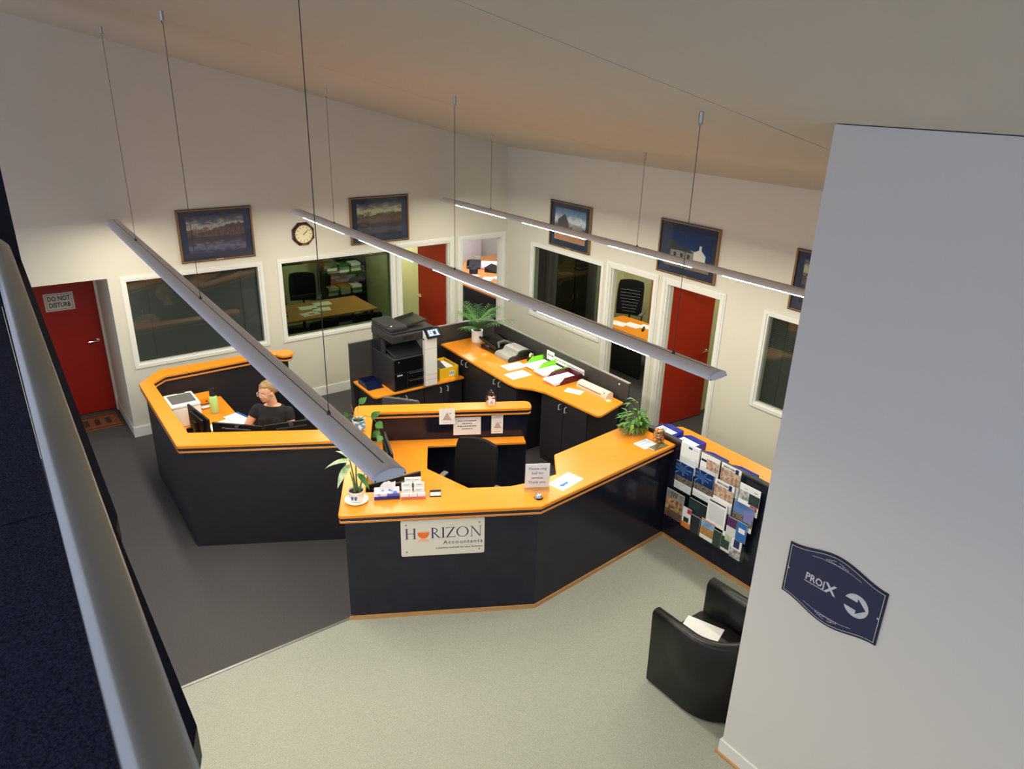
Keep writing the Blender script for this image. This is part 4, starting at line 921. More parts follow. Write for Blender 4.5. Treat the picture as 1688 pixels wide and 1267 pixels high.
def letter(ch, x0, x1):
    b = B(); th, tn = 0.013, 0.0045; m_ = (x0+x1)/2
    if ch == 'H':
        for x in (x0+0.012, x1-0.012): stroke(b, x, ZB, x, ZC, th); serif(b, x, ZB); serif(b, x, ZC)
        b.box(x0+0.012, x1-0.012, Y0-0.0002, Y0, 0.045, 0.050)
    if ch == 'R':
        x = x0+0.014; stroke(b, x, ZB, x, ZC, th); serif(b, x, ZB); serif(b, x, ZC)
        arcband(b, x+0.012, 0.070, 0.030, 0.026, 0.022, 0.020, -math.pi/2, math.pi/2, dx=0.0)
        b.box(x, x+0.013, Y0-0.0002, Y0, 0.090, 0.096); b.box(x, x+0.013, Y0-0.0002, Y0, 0.044, 0.050)
        stroke(b, x1-0.004, ZB, x+0.014, 0.046, th); serif(b, x1, ZB, 0.008)
    if ch == 'I': stroke(b, m_, ZB, m_, ZC, th); serif(b, m_, ZB); serif(b, m_, ZC)
    if ch == 'Z':
        b.box(x0+0.004, x1-0.002, Y0-0.0002, Y0, ZC-0.005, ZC); b.box(x0, x1, Y0-0.0002, Y0, ZB, ZB+0.005); stroke(b, x0+0.010, ZB, x1-0.010, ZC, th*1.1); b.box(x0+0.004, x0+0.007, Y0-0.0002, Y0, ZC-0.018, ZC); b.box(x1-0.003, x1, Y0-0.0002, Y0, ZB, ZB+0.018)
    if ch == 'O':
        h = (ZC-ZB)/2; arcband(b, m_, ZB+h, (x1-x0)/2, h+0.002, (x1-x0)/2-th*0.9, h-0.003, 0, 2*math.pi, 32)
    if ch == 'N':
        stroke(b, x0+0.012, ZB, x0+0.012, ZC, tn); stroke(b, x1-0.010, ZB, x1-0.010, ZC, tn); stroke(b, x1-0.012, ZB, x0+0.012, ZC, th); serif(b, x0+0.010, ZB, 0.012); serif(b, x1-0.010, ZC, 0.012); serif(b, x0+0.004, ZC, 0.008)
    obj('letter', b, LN, t)
for ch, a_, c_ in (('H', 258, 422), ('R', 652, 790), ('I', 815, 872), ('Z', 882, 1032), ('O', 1050, 1240), ('N', 1266, 1442)):
    letter(ch, px2u(a_), px2u(c_))
    b = B(); xm = (px2u(a_)+px2u(c_))/2; hw = (px2u(c_)-px2u(a_))/2
    for sx in (-0.75, 0.75): b = B(); b.add([(xm+hw*sx-0.007, Y0, ZB-0.006), (xm+hw*sx+0.007, Y0, ZB-0.006), (xm+hw*sx, Y0, ZB-0.034)], [(0, 1, 2)]); obj('letter_reflection', b, LO3, t)
bx = px2u(537); b = B(); arcband(b, bx, 0.055, 0.050, 0.060, 0.001, 0.001, math.pi, 2*math.pi, 20); obj('sun_bowl', b, LO1, t)
b = B(); b.box(bx-0.05, bx+0.05, Y0-0.0002, Y0, 0.055, 0.066); obj('sun_haze', b, LO2, t)
b = B(); arcband(b, bx, -0.036, 0.048, 0.034, 0.001, 0.001, 0, math.pi, 16); obj('sun_reflection', b, LO2, t)
text('lettering', 'Accountants', 0.050, LN, t, (0.335, Y0, -0.052), align='RIGHT', sx=1.12, space=1.18)
text('lettering', 'a positive outlook for your business', 0.027, LN, t, (0.332, Y0, -0.104), align='RIGHT', sx=1.0)

# ------------------------------------------------------------------ things on the front counter
t = fthing('tissue_box', 'blue and white tissue box with a tissue standing out', 'tissue box', 0.385, 0.27, ZF, 0.02)
b = B(); b.rbox(-0.105, 0.105, -0.055, 0.055, 0, 0.032, 0.002); obj('box_lower', b, mat('tissue_blue', (36, 54, 150), 0.4, noise=(16, (22, 34, 110), 0.08)), t)
b = B(); b.rbox(-0.105, 0.105, -0.055, 0.055, 0.0322, 0.060, 0.002); obj('box_upper', b, mat('tissue_white_blue', (232, 236, 246), 0.4, noise=(12, (70, 100, 190), 0.06)), t)
b = B(); vs = []
for i in range(7):
    for j in range(5):
        u_ = i/6-0.5; v_ = j/4; vs.append((u_*0.13*(1-0.25*abs(v_-0.4))+0.02*v_, 0.018*math.sin(i*1.9+j)+0.012*v_, 0.055+0.085*v_*(1-0.3*abs(u_)+0.12*math.sin(i*2.3))))
b.add(vs, [(i*5+j, (i+1)*5+j, (i+1)*5+j+1, i*5+j+1) for i in range(6) for j in range(4)]); obj('tissue', b, PAPER, t, 'all')

t = fthing('card_stand', 'clear tiered stand displaying business cards on the counter', 'card stand', 0.605, 0.245, ZF)
for k in range(4):
    b = B(); b.box(-0.105, 0.105, -0.045+k*0.03, -0.041+k*0.03, 0.002, 0.045+k*0.033); obj('tier_plate', b, ACRYL, t)
b = B(); b.box(-0.105, 0.105, -0.045, 0.055, 0, 0.002); obj('stand_base', b, ACRYL, t)
CR = mat('card_red', (232, 96, 84), 0.5)
def card(u, w, z, cols, lab, wd_=0.088, h_=0.052):
    tt = fthing('business_cards', lab, 'business cards', u, w, z, 0, 'stacks of business cards in the stand')
    M = Matrix.Rotation(math.radians(-14), 4, 'X')
    b = B(); b.rbox(-wd_/2, wd_/2, 0, 0.012, 0, h_, 0.001, M); obj('card_stack', b, PAPER, tt)
    if cols:
        b = B()
        for (u0, v0, u1, v1) in cols: b.box(-wd_/2+u0*wd_, -wd_/2+u1*wd_, -0.0006, -0.0001, v0*h_, v1*h_, M)
        obj('card_print', b, CR if cols[0][1] < 0.45 else INKGREY, tt)
base = [0.605, 0.245]
for k in range(4):
    n = [3, 2, 2, 2][k]
    for i in range(n):
        off = (i-(n-1)/2)*(0.07 if n == 3 else (0.10 if k == 1 else (0.104 if k == 2 else 0.07)))
        red = (k == 0 and i != 1) or False
        card(0.605+off, 0.245-0.040+k*0.03, ZF+0.003+k*0.033, [(0.02, 0.05, 0.98, 0.38)] if (k == 0) else [(0.2, 0.68, 0.8, 0.73), (0.2, 0.56, 0.7, 0.6)],
             (['left', 'middle', 'right'] if n == 3 else ['left', 'right'])[i]+[' stack of red-banded business cards in the lowest tier of the stand', ' stack of white business cards in the second tier of the stand', ' stack of white business cards in the third tier of the stand', ' stack of white business cards in the top tier of the stand'][k], 0.066 if k == 0 else 0.088 if k < 3 else 0.068)
t = fthing('card_holder', 'single low card holder right of the tiered card stand', 'card holder', 0.793, 0.245, ZF)
b = B(); b.box(-0.048, 0.048, -0.02, 0.03, 0, 0.003); b.box(-0.048, 0.048, 0.02, 0.024, 0.003, 0.045); obj('holder', b, BLACKP, t)
b = B(); b.box(-0.045, 0.045, -0.012, 0.018, 0.003, 0.030, Matrix.Rotation(math.radians(-20), 4, 'X')); obj('card_stack', b, PAPER, t)

t = fthing('notice_stand', 'upright clear stand with Please ring bell for service notice', 'sign', 1.67, 0.262, ZF)
b = B(); b.box(-0.112, 0.112, -0.035, 0.05, 0, 0.004); b.box(-0.112, 0.112, 0.006, 0.009, 0.004, 0.262); b.box(-0.112, 0.112, -0.001, 0.001, 0.004, 0.262); obj('acrylic_holder', b, ACRYL, t)
b = B(); b.box(-0.106, 0.106, 0.0015, 0.0055, 0.030, 0.258); obj('notice_sheet', b, PAPER, t)
for i, s in enumerate(('Please ring', 'bell for', 'service.', 'Thank you.')): text('lettering', s, 0.036, INKGREY, t, (0, 0.0012, 0.212-i*0.044), ext=0.0002, bold=0.0004)
t = fthing('service_bell', 'chrome service bell beside the ring-bell notice', 'bell', 1.665, 0.135, ZF)
b = B(); b.lathe([(0.040, 0), (0.041, 0.006), (0.036, 0.012), (0.0, 0.013)], 24, cap=False); obj('bell_base', b, BLACKG, t, True)
b = B(); b.lathe([(0.035, 0.014), (0.033, 0.024), (0.024, 0.038), (0.010, 0.045), (0.0, 0.046)], 24, cap=False); obj('bell_dome', b, CHROME, t, True)
b = B(); b.lathe([(0.003, 0.046), (0.003, 0.056), (0.006, 0.057), (0.006, 0.061)], 10); obj('bell_button', b, CHROME, t, True)
def flat(name, label, cat, x, y, z, w, h, ang, M=PAPER, th=0.0012, group=None, lines=0, parts=None):
    t = thing(name, label, cat, (x, y, z), ang, group)
    b = B(); b.box(-w/2, w/2, -h/2, h/2, 0.0003, th); obj('sheet', b, M, t)
    if lines:
        b = B()
        for k in range(lines):
            yy = h*0.36-k*h*0.72/max(lines-1, 1); b.box(-w*0.38, w*(0.36-0.2*(k % 3 == 2)), yy-0.0022, yy+0.0022, th, th+0.0003)
        obj('printed_lines', b, INKGREY, t, kind='stuff')
    return t
aa = math.atan2(-5.24+5.304, -3.052+3.352)
t = flat('direction_sheet', 'laminated white sheet with blue arrow lying on the counter', 'paper', -3.193, -5.36, ZF, 0.30, 0.175, aa)
b = B(); b.prism([(-0.115, 0.0), (-0.075, 0.028), (-0.075, 0.014), (-0.005, 0.014), (-0.005, -0.014), (-0.075, -0.014), (-0.075, -0.028)], 0.0013, 0.0016, T(0.005, -0.022, 0)); obj('blue_arrow', b, mat('arrow_blue', (50, 120, 210), 0.5), t)
b = B()
for k in range(5): b.box(0.0-0.02*(k < 2), 0.125, 0.05-k*0.022, 0.054-k*0.022, 0.0013, 0.0016)
obj('printed_lines', b, INKGREY, t, kind='stuff')
t = flat('leaflet', 'pale blue leaflet lying open beside the lolly jar', 'leaflet', -2.055, -5.235, ZF, 0.19, 0.15, 0.03, mat('leaflet_blue', (206, 220, 240), 0.5, noise=(9, (238, 240, 246), 0.1)), 0.004, lines=3)
t = flat('booklet', 'booklet with dark landscape cover at the counter edge', 'booklet', -1.995, -5.345, ZF, 0.21, 0.085, 0.03, mat('booklet_dark', (66, 62, 40), 0.4, noise=(30, (120, 112, 84), 0.1)), 0.006)
b = B(); b.box(-0.105, -0.095, -0.0425, 0.0425, 0.0061, 0.0065); obj('spine_strip', b, PAPER, t)
# lolly jar
def jar(label, x, y, z, r, h, tag_=True):
    t = thing('lolly_jar', label, 'jar', (x, y, z), FA)
    return t
t = jar('tall clear jar full of coloured lollies near the brochure screen', -1.905, -5.265, ZF, 0.06, 0.17)
b = B(); b.lathe([(0.052, 0.0), (0.058, 0.01), (0.062, 0.09), (0.066, 0.165), (0.070, 0.185), (0.0665, 0.185), (0.0625, 0.165), (0.058, 0.09), (0.054, 0.012), (0.0, 0.008)], 24, cap=False); obj('jar_glass', b, ACRYL, t, True)
rnd = random.Random(4); LOL = [mat('lolly_%d' % i, c, 0.25) for i, c in enumerate(((236, 84, 96), (250, 190, 50), (86, 60, 40), (240, 140, 60), (120, 150, 60), (244, 200, 190)))]
for i in range(6):
    b = B()
    for k in range(20):
        a = rnd.uniform(0, 6.28); r_ = 0.046*math.sqrt(rnd.random()); zz = rnd.uniform(0.02, 0.135)
        b.ell((r_*math.cos(a), r_*math.sin(a), zz), 0.012, 0.010, 0.009, 6, 4)
    obj('lollies', b, LOL[i], t, 'all', kind='stuff')
t = jar('small round glass sweet jar with festive label on the back counter', -2.779, -3.60, ZF, 0.05, 0.12)
b = B(); b.lathe([(0.045, 0.0), (0.060, 0.008), (0.066, 0.05), (0.056, 0.09), (0.036, 0.108), (0.036, 0.118), (0.033, 0.118), (0.033, 0.107), (0.052, 0.088), (0.062, 0.05), (0.056, 0.012), (0.0, 0.008)], 24, cap=False); obj('jar_glass', b, ACRYL, t, True)
b = B(); b.lathe([(0.038, 0.1185), (0.040, 0.122), (0.034, 0.138), (0.014, 0.144), (0.018, 0.156), (0.012, 0.164), (0.0, 0.165)], 20, cap=False); obj('jar_lid', b, ACRYL, t, True)
b = B()
for k in range(30):
    a = rnd.uniform(0, 6.28); r_ = 0.044*math.sqrt(rnd.random()); b.ell((r_*math.cos(a), r_*math.sin(a), rnd.uniform(0.02, 0.075)), 0.012, 0.010, 0.009, 6, 4)
obj('sweets', b, mat('sweet_pink', (236, 190, 170), 0.3), t, 'all', kind='stuff')
GNR = mat('print_red', (186, 60, 50), 0.5); GNG = mat('print_brown', (150, 96, 70), 0.5)
def xmas(parent, cx, y, cz_, s):
    """small festive pattern on a card: triangle of dots, not a character"""
    b = B(); rr = random.Random(2)
    for k in range(7):
        for j in range(k+1):
            b.mid(rr.choice((0, 0, 1, 2))); x = cx+(j-k/2)*0.16*s; z = cz_+s*(0.55-k*0.15); b.box(x-0.06*s, x+0.06*s, y-0.0004, y, z-0.055*s, z+0.055*s)
    b.mid(0); b.lathe([(0.09*s, 0), (0.09*s, 0.0004)], 10, M=T(cx+0.42*s, y, cz_+0.5*s) @ MX)
    obj('festive_print', b, [GNR, GNG, mat('print_grey2', (150, 140, 150), 0.5)], parent, kind='stuff')
b = B(); b.box(-0.034, 0.034, -0.0685, -0.0665, 0.015, 0.085); lb = obj('jar_label', b, PAPER, t); xmas(lb, 0, -0.0686, 0.045, 0.045)
# notices on the inner face of the back panel
t = fthing('card_notice', 'square white card with festive print hanging from the back counter edge', 'card', 0.980, 1.994, 0.915)
b = B(); b.box(-0.085, 0.085, -0.0015, 0, 0, 0.185); obj('sheet', b, PAPER, t); xmas(t, -0.0, -0.0016, 0.085, 0.085)
t = fthing('paper_notice', 'landscape printed notice taped to the navy back panel', 'notice', 1.20, 2.044, 0.758)
b = B(); b.box(-0.15, 0.15, -0.0015, 0, 0, 0.212); obj('sheet', b, PAPER, t)
b = B()
for k in range(4):
    ww = (0.1, 0.055, 0.105, 0.06)[k]; x = -ww
    rr = random.Random(k)
    while x < ww: w_ = rr.uniform(0.008, 0.02); b.box(x, min(x+w_, ww), -0.0021, -0.0015, 0.163-k*0.032, 0.174-k*0.032); x += w_+0.006
obj('printed_lines', b, INK, t, kind='stuff')
t = fthing('card_notice', 'tall white card with festive print on the navy back panel', 'card', 1.530, 2.044, 0.762)
b = B(); b.box(-0.064, 0.064, -0.0015, 0, 0, 0.23); obj('sheet', b, PAPER, t); xmas(t, 0.005, -0.0016, 0.095, 0.07)
b = B(); b.box(-0.035, 0.035, -0.002, -0.0015, 0.195, 0.199); b.box(-0.035, 0.035, -0.002, -0.0015, 0.022, 0.025); obj('printed_lines', b, INKGREY, t)

# ------------------------------------------------------------------ monitors
def monitor(label, x, y, z, rz, w=0.55, h=0.325, logo=True, stand=True, group='flat screen monitors'):
    """screen faces local -y; back toward +y; z is the desk height, base on desk"""
    t = thing('monitor', label, 'monitor', (x, y, z), rz, group)
    z0 = 0.34-h
    b = B(); b.rbox(-w/2, w/2, -0.012, 0.010, z0, 0.34, 0.004); sc = obj('screen_casing', b, BLACKP, t)
    b = B(); b.rbox(-w*0.3, w*0.3, 0.0102, 0.035, z0+0.06, 0.30, 0.012); obj('rear_housing', b, BLACKP, t)
    b = B(); b.box(-w/2+0.012, w/2-0.012, -0.0128, -0.0121, z0+0.015, 0.328); obj('screen', b, mat('screen_on', (40, 60, 84), 0.15, emit=((70, 100, 130), 0.25)), t)
    b = B(); b.rbox(-0.035, 0.035, 0.036, 0.06, 0.012, 0.24, 0.006); obj('stand_neck', b, BLACKP, t)
    b = B(); b.rbox(-0.12, 0.12, -0.07, 0.09, 0, 0.012, 0.004); obj('stand_base', b, BLACKP, t)
    if logo:
        b = B(); Mb = T(0, 0.0102, 0.318) @ Matrix.Rotation(-math.pi/2, 4, 'X')
        b.ring_loft([[Mb @ Vector((r*math.cos(q), r*math.sin(q), hh)) for q in [2*math.pi*i/20 for i in range(20)]] for r, hh in ((0.019, 0), (0.019, 0.0012), (0.016, 0.0012), (0.016, 0))], cap=False)
        obj('logo_ring', b, mat('logo_silver', (196, 196, 200), 0.3, 0.5), t)
        text('logo_lettering', 'DELL', 0.011, mat('logo_silver', (196, 196, 200)), t, (0, 0.0104, 0.318), xd=(-1, 0, 0), yd=(0, 0, 1), bold=0.0003)
    return t
def ang(ax, ay, bx_, by_): return math.atan2(by_-ay, bx_-ax)
# along the left workstation desk, backs to the front counter
def mon_between(label, p, q, z, logo=True):
    a = math.atan2(q[1]-p[1], q[0]-p[0])+math.pi; w = math.hypot(q[0]-p[0], q[1]-p[1])-0.01
    return monitor(label, (p[0]+q[0])/2, (p[1]+q[1])/2, z, a, w=w, logo=logo)
mon_between('black monitor nearest the white printer, turned almost edge-on', (-5.50, -1.84), (-5.43, -2.37), 0.741, False)
mon_between('black monitor in the middle of the three at the seated woman', (-5.42, -2.44), (-5.03, -2.81), 0.741)
mon_between('black monitor directly in front of the seated woman', (-5.015, -2.80), (-4.50, -2.925), 0.741)
# front counter desk: monitor with its back to the counter corner, and a second one on the left wing
x_, y_ = fwld(0.40, 0.60); monitor('black monitor behind the tissue box on the front counter desk', x_, y_, 0.721, FA+math.pi+math.radians(24), 0.60, 0.335, False)
x_, y_ = fwld(0.37, 1.32); monitor('black monitor on the desk behind the hanging vine', x_, y_, 0.721, FA+math.radians(100), 0.50, 0.32, False)
t = fthing('keyboard', 'black keyboard on the front counter desk beside the monitor', 'keyboard', 0.56, 0.98, 0.721, math.radians(-48))
b = B(); b.rbox(-0.21, 0.21, -0.065, 0.065, 0, 0.018, 0.004); kb = obj('keyboard_base', b, BLACKP, t)
b = B()
for i in range(18):
    for j in range(5): b.box(-0.2+i*0.0222, -0.2+i*0.0222+0.0185, -0.056+j*0.0225, -0.056+j*0.0225+0.019, 0.018, 0.023)
obj('keys', b, mat('key_dark', (34, 34, 38), 0.5), kb, kind='stuff')
t = fthing('desk_phone', 'black desk phone under the end of the pendant light', 'phone', 0.30, 0.235+0.62, 0.721, math.radians(-20))
b = B(); b.add([(-0.09, -0.1, 0), (0.09, -0.1, 0), (0.09, 0.1, 0), (-0.09, 0.1, 0), (-0.09, -0.1, 0.02), (0.09, -0.1, 0.02), (0.09, 0.1, 0.09), (-0.09, 0.1, 0.09)], [(0, 1, 2, 3), (4, 5, 6, 7), (0, 1, 5, 4), (1, 2, 6, 5), (2, 3, 7, 6), (3, 0, 4, 7)]); obj('phone_body', b, BLACKP, t)
b = B(); b.rbox(-0.09, -0.045, -0.1, 0.1, 0.06, 0.09, 0.008, Matrix.Rotation(math.radians(18), 4, 'X')); obj('handset', b, BLACKG, t)

# ------------------------------------------------------------------ chairs
def office_chair(label, x, y, rz, fab=FABRIC, back_h=0.55, zs=0.46, arms=True, group='office chairs', mesh=False):
    """faces local -y ... backrest at +y"""
    t = thing('office_chair', label, 'chair', (x, y, 0), rz, group)
    b = B(); b.rbox(-0.24, 0.24, -0.24, 0.23, zs-0.04, zs+0.04, 0.03); obj('seat', b, fab, t, True)
    rows = []
    for i in range(9):
        v = i/8; z = zs+0.10+v*back_h; w = 0.235*(1-0.05*(2*v-1)**2)*(1.0 if v < 0.9 else 0.95); row = []
        for s_ in (-1, 1):
            for j in range(9):
                u_ = (j/8*2-1)*(-s_); row.append(Vector((u_*w, 0.235-0.04*u_*u_+0.05*v*v+s_*0.022-0.0*v, z-0.022*u_*u_*v)))
        rows.append(row)
    b = B(); b.ring_loft(rows); bk = obj('backrest', b, fab, t, True)
    if mesh:
        b = B()
        for k in range(8): b.box(-0.18, 0.18, 0.204-0.002, 0.206, zs+0.16+k*0.055, zs+0.17+k*0.055)
        obj('back_ribs', b, INKGREY, bk, kind='stuff')
    b = B(); b.tube([(0, 0.05, zs-0.05), (0, 0.27, zs-0.02), (0, 0.285, zs+0.25)], 0.018, 8); obj('back_bar', b, BLACKP, t, True)
    b = B(); b.tube([(0, 0, 0.10), (0, 0, zs-0.04)], [0.03, 0.022], 12); obj('gas_lift', b, BLACKP, t, True)
    for k in range(5):
        a = k*2*math.pi/5+0.3; c_, s_ = math.cos(a), math.sin(a)
        b = B(); b.tube([(0.02*c_, 0.02*s_, 0.11), (0.16*c_, 0.16*s_, 0.085), (0.28*c_, 0.28*s_, 0.07)], [0.022, 0.018, 0.014], 8); lg = obj('base_leg', b, BLACKP, t, True)
        b = B(); b.lathe([(0.028, -0.012), (0.03, 0), (0.028, 0.012)], 12, M=T(0.28*c_, 0.28*s_, 0.0305) @ Rz(a) @ Matrix.Rotation(math.pi/2, 4, 'X')); obj('castor', b, BLACKP, lg, True)
    if arms:
        for s_ in (-1, 1):
            b = B(); b.tube([(s_*0.22, 0.0, zs-0.03), (s_*0.29, 0.0, zs), (s_*0.30, 0.0, zs+0.18), (s_*0.30, -0.02, zs+0.20)], 0.013, 8); ar = obj('arm_post', b, BLACKP, t, True)
            b = B(); b.rbox(s_*0.30-0.03, s_*0.30+0.03, -0.16, 0.13, zs+0.20, zs+0.225, 0.01); obj('arm_pad', b, mat('arm_grey', (120, 118, 120), 0.4), ar, True)
    return t
x_, y_ = fwld(1.12, 1.18); office_chair('black swivel chair with arms inside the front reception counter', x_, y_, FA+math.radians(-34), back_h=0.50, zs=0.42)
office_chair('grey fabric swivel chair showing only its top behind the back counter', -3.20, -2.50, math.radians(130), GREYFAB, 0.40, 0.46, False)
PC = Vector((-4.73, -2.25)); PR = 2.405
office_chair('black high-backed chair the woman sits on', PC.x+0.04, PC.y+0.05, PR+math.pi, FABRIC, 0.62, 0.42, False)

# ------------------------------------------------------------------ black tub armchair
t = thing('armchair', 'black leather tub armchair partly hidden by the sign wall', 'armchair', (-3.085, -7.045, 0.004))
def upath(r, yfront, yback, n=18):
    pts = [(-r, yfront)]
    for k in range(n+1):
        a = math.pi+k*math.pi/n; pts.append((r*math.cos(a), yback+r+r*math.sin(a)*1.0))
    pts.append((r, yfront)); return pts
def shell(ro, ri, yf, yb, z0, z1, fl_=0.0):
    po, pi_ = upath(ro, yf, yb), upath(ri, yf, yb+(ro-ri)); n = len(po); rings = []
    for i in range(n):
        o_, q = Vector(po[i]), Vector(pi_[i]); dirn = (o_-q).normalized()
        arm = min(i, n-1-i)/(n/2); zt = z1+0.02*arm-0.03*(1-arm)
        top = o_+dirn*fl_
        rings.append([Vector((o_.x, o_.y, z0)), Vector((o_.x*0.5+top.x*0.5, o_.y*0.5+top.y*0.5, z0*0.4+zt*0.6)), Vector((top.x, top.y, zt-0.03)), Vector((top.x-dirn.x*0.012, top.y-dirn.y*0.012, zt-0.010)), Vector((top.x-dirn.x*0.035, top.y-dirn.y*0.035, zt)), Vector((q.x*0.75+top.x*0.25, q.y*0.75+top.y*0.25, zt-0.008)), Vector((q.x, q.y, zt-0.04)), Vector((q.x, q.y, z0))])
    return rings
b = B(); b.ring_loft(shell(0.345, 0.265, 0.33, -0.375, 0.02, 0.73, 0.02)); obj('tub_shell', b, LEATHER, t, 'all')
b = B(); b.rbox(-0.262, 0.262, -0.25, 0.32, 0.03, 0.30, 0.02); obj('seat_base', b, LEATHER, t, True)
b = B(); b.rbox(-0.260, 0.260, -0.24, 0.335, 0.302, 0.43, 0.04); obj('seat_cushion', b, LEATHER, t, True)
for sx in (-1, 1):
    for sy in (-1, 1):
        b = B(); b.lathe([(0.02, 0), (0.025, 0.03)], 10, (sx*0.24, sy*0.22, 0)); obj('foot', b, BLACKP, t)
flat('paper_sheet', 'white sheet lying on the seat of the black armchair', 'paper', -3.045, -6.885, 0.4345, 0.21, 0.297, math.radians(20), lines=0)
# ------------------------------------------------------------------ brochure rack
RX = BX-0.001
t = thing('brochure_rack', 'clear acrylic wall rack of brochure pockets on the navy screen', 'brochure rack', (RX, -5.93, 0.30))
for c in range(4):
    for r_ in range(3):
        yc = 0.345-c*0.235; zb_ = (0.0, 0.27, 0.55)[r_]; xo = -0.012-(2-r_)*0.020
        b = B(); b.box(xo-0.034, xo-0.032, yc-0.112, yc+0.112, zb_, zb_+0.17); b.box(xo-0.032, xo, yc-0.112, yc+0.112, zb_, zb_+0.002)
        b.box(xo-0.034, xo, yc-0.114, yc-0.112, zb_, zb_+0.20); b.box(xo-0.034, xo, yc+0.112, yc+0.114, zb_, zb_+0.20)
        obj('pocket', b, ACRYL, t)
b = B(); b.box(-0.010, -0.001, -0.48, 0.47, 0.0, 0.86); obj('rack_back', b, ACRYL, t)
bc = {}
def bm_(k, c): return mat('broch_'+k, c, 0.3)
W_ = PAPER
def brochure(label, y0, y1, z0, z1, tier, rects, th=0.006, txt=None, rays=False):
    """rects: (u0,v0,u1,v1,material) fractions; u left->right in view (toward -y)"""
    xo = RX-0.014-(2-tier)*0.020-0.012
    t = thing('brochure', label, 'brochure', (xo, (y0+y1)/2, z0), -math.pi/2, 'brochures in the wall rack')
    w = y0-y1; h = z1-z0
    b = B(); b.box(-w/2, w/2, -th/2, th/2, 0, h); obj('pages', b, PAPER, t)
    ms = [PAPER]; b = B()
    for i, r in enumerate(rects):
        if r[4] not in ms: ms.append(r[4])
        b.mid(ms.index(r[4])); b.box(-w/2+r[0]*w, -w/2+r[2]*w, -th/2-0.0004-0.0002*(i+1), -th/2-0.0003, r[1]*h, r[3]*h)
    if rects: obj('cover_print', b, ms, t)
    if rays:
        b = B()
        for k in range(7):
            a = 0.15+k*0.42; r1 = (0.55, 0.3, 0.6, 0.25, 0.5, 0.35, 0.45)[k]*w; cx_, cz__ = -w*0.15, h*0.78; da = 0.07
            pts = [(cx_, cz__), (cx_+r1*math.cos(a-da), cz__+r1*0.8*math.sin(a-da)), (cx_+r1*math.cos(a+da), cz__+r1*0.8*math.sin(a+da))]
            for sg in (1, -1):
                q = [(min(max(cx_+(p[0]-cx_)*sg, -w/2), w/2), min(cz__+(p[1]-cz__)*sg*0.8, h)) for p in pts]
                b.add([(p[0], -th/2-0.0012-0.00005*k, p[1]) for p in q], [(0, 1, 2)])
        obj('starburst_print', b, mat('broch_ray', (96, 146, 210), 0.4), t, kind='stuff')
    if txt: text('cover_title', txt[0], txt[1], txt[3], t, (txt[2][0]*w-w/2, -th/2-0.003, txt[2][1]*h), ext=0.0003, sx=0.8)
    return t
NB = bm_('night', (24, 40, 92)); NB2 = mat('broch_night_glow', (16, 26, 66), 0.3, noise=(11, (34, 62, 120), 0.2)); CITY = mat('broch_city', (64, 60, 70), 0.4, noise=(60, (140, 126, 112), 0.15))
PEO = mat('broch_people', (150, 104, 84), 0.4, noise=(26, (226, 198, 176), 0.14)); GRN = bm_('green', (40, 66, 62)); ORG = bm_('orange', (226, 128, 48)); SKY = mat('broch_sky', (86, 140, 200), 0.4, noise=(9, (180, 206, 232), 0.2))
WHT = mat('broch_wheat', (206, 160, 90), 0.5, noise=(40, (160, 110, 60), 0.2)); PUR = bm_('purple', (84, 44, 96)); BLU = bm_('blue', (44, 112, 190)); GRY = mat('broch_grey', (120, 120, 124), 0.4, noise=(20, (210, 210, 210), 0.1)); FOOD = mat('broch_food', (96, 76, 56), 0.4, noise=(22, (214, 168, 120), 0.1)); RED = bm_('red', (204, 60, 70)); BLK = bm_('charcoal', (40, 44, 52)); NAV = bm_('navy', (34, 48, 100)); LGR = bm_('lightgrey', (220, 222, 226))
brochure('white folder with small blue logo in the top left pocket', -5.50, -5.725, 0.87, 1.165, 2, [(0.42, 0.86, 0.62, 0.93, NAV), (0.68, 0.88, 0.95, 0.9, SKY)], 0.02)
brochure('white brochure with people photo, second in the top row', -5.745, -5.965, 0.86, 1.15, 2, [(0.03, 0.72, 0.32, 0.80, BLK), (0.33, 0.50, 0.99, 0.86, PEO)])
brochure('magazine with white masthead and couple, third in the top row', -5.985, -6.205, 0.86, 1.15, 2, [(0, 0.38, 1, 0.84, PEO), (0.1, 0.87, 0.7, 0.94, GRY), (0.72, 0.82, 0.88, 0.98, NAV)])
brochure('dark blue starburst brochure, left of the two in the middle row', -5.475, -5.695, 0.655, 0.955, 1, [(0, 0.50, 1, 1, NB2), (0, 0.28, 1, 0.50, CITY), (0, 0.0, 0.02, 0.5, NB)], rays=True)
brochure('dark blue starburst brochure, right of the two in the middle row', -5.715, -5.94, 0.68, 0.98, 1, [(0, 0.50, 1, 1, NB2), (0, 0.26, 1, 0.50, CITY)], rays=True)
brochure('magazine with white masthead and family in the middle row', -5.955, -6.175, 0.68, 0.975, 1, [(0, 0.40, 1, 0.82, PEO), (0.1, 0.86, 0.7, 0.94, GRY), (0.72, 0.80, 0.88, 0.98, NAV)])
brochure('white and dark green leaflet in the right-hand column', -6.225, -6.445, 0.79, 1.06, 1, [(0, 0.42, 0.5, 0.76, GRY), (0.5, 0.36, 1, 0.76, GRN), (0.62, 0.2, 0.95, 0.35, RED), (0.25, 0.84, 0.4, 0.88, GRY), (0.72, 0.84, 0.86, 0.88, GRY)])
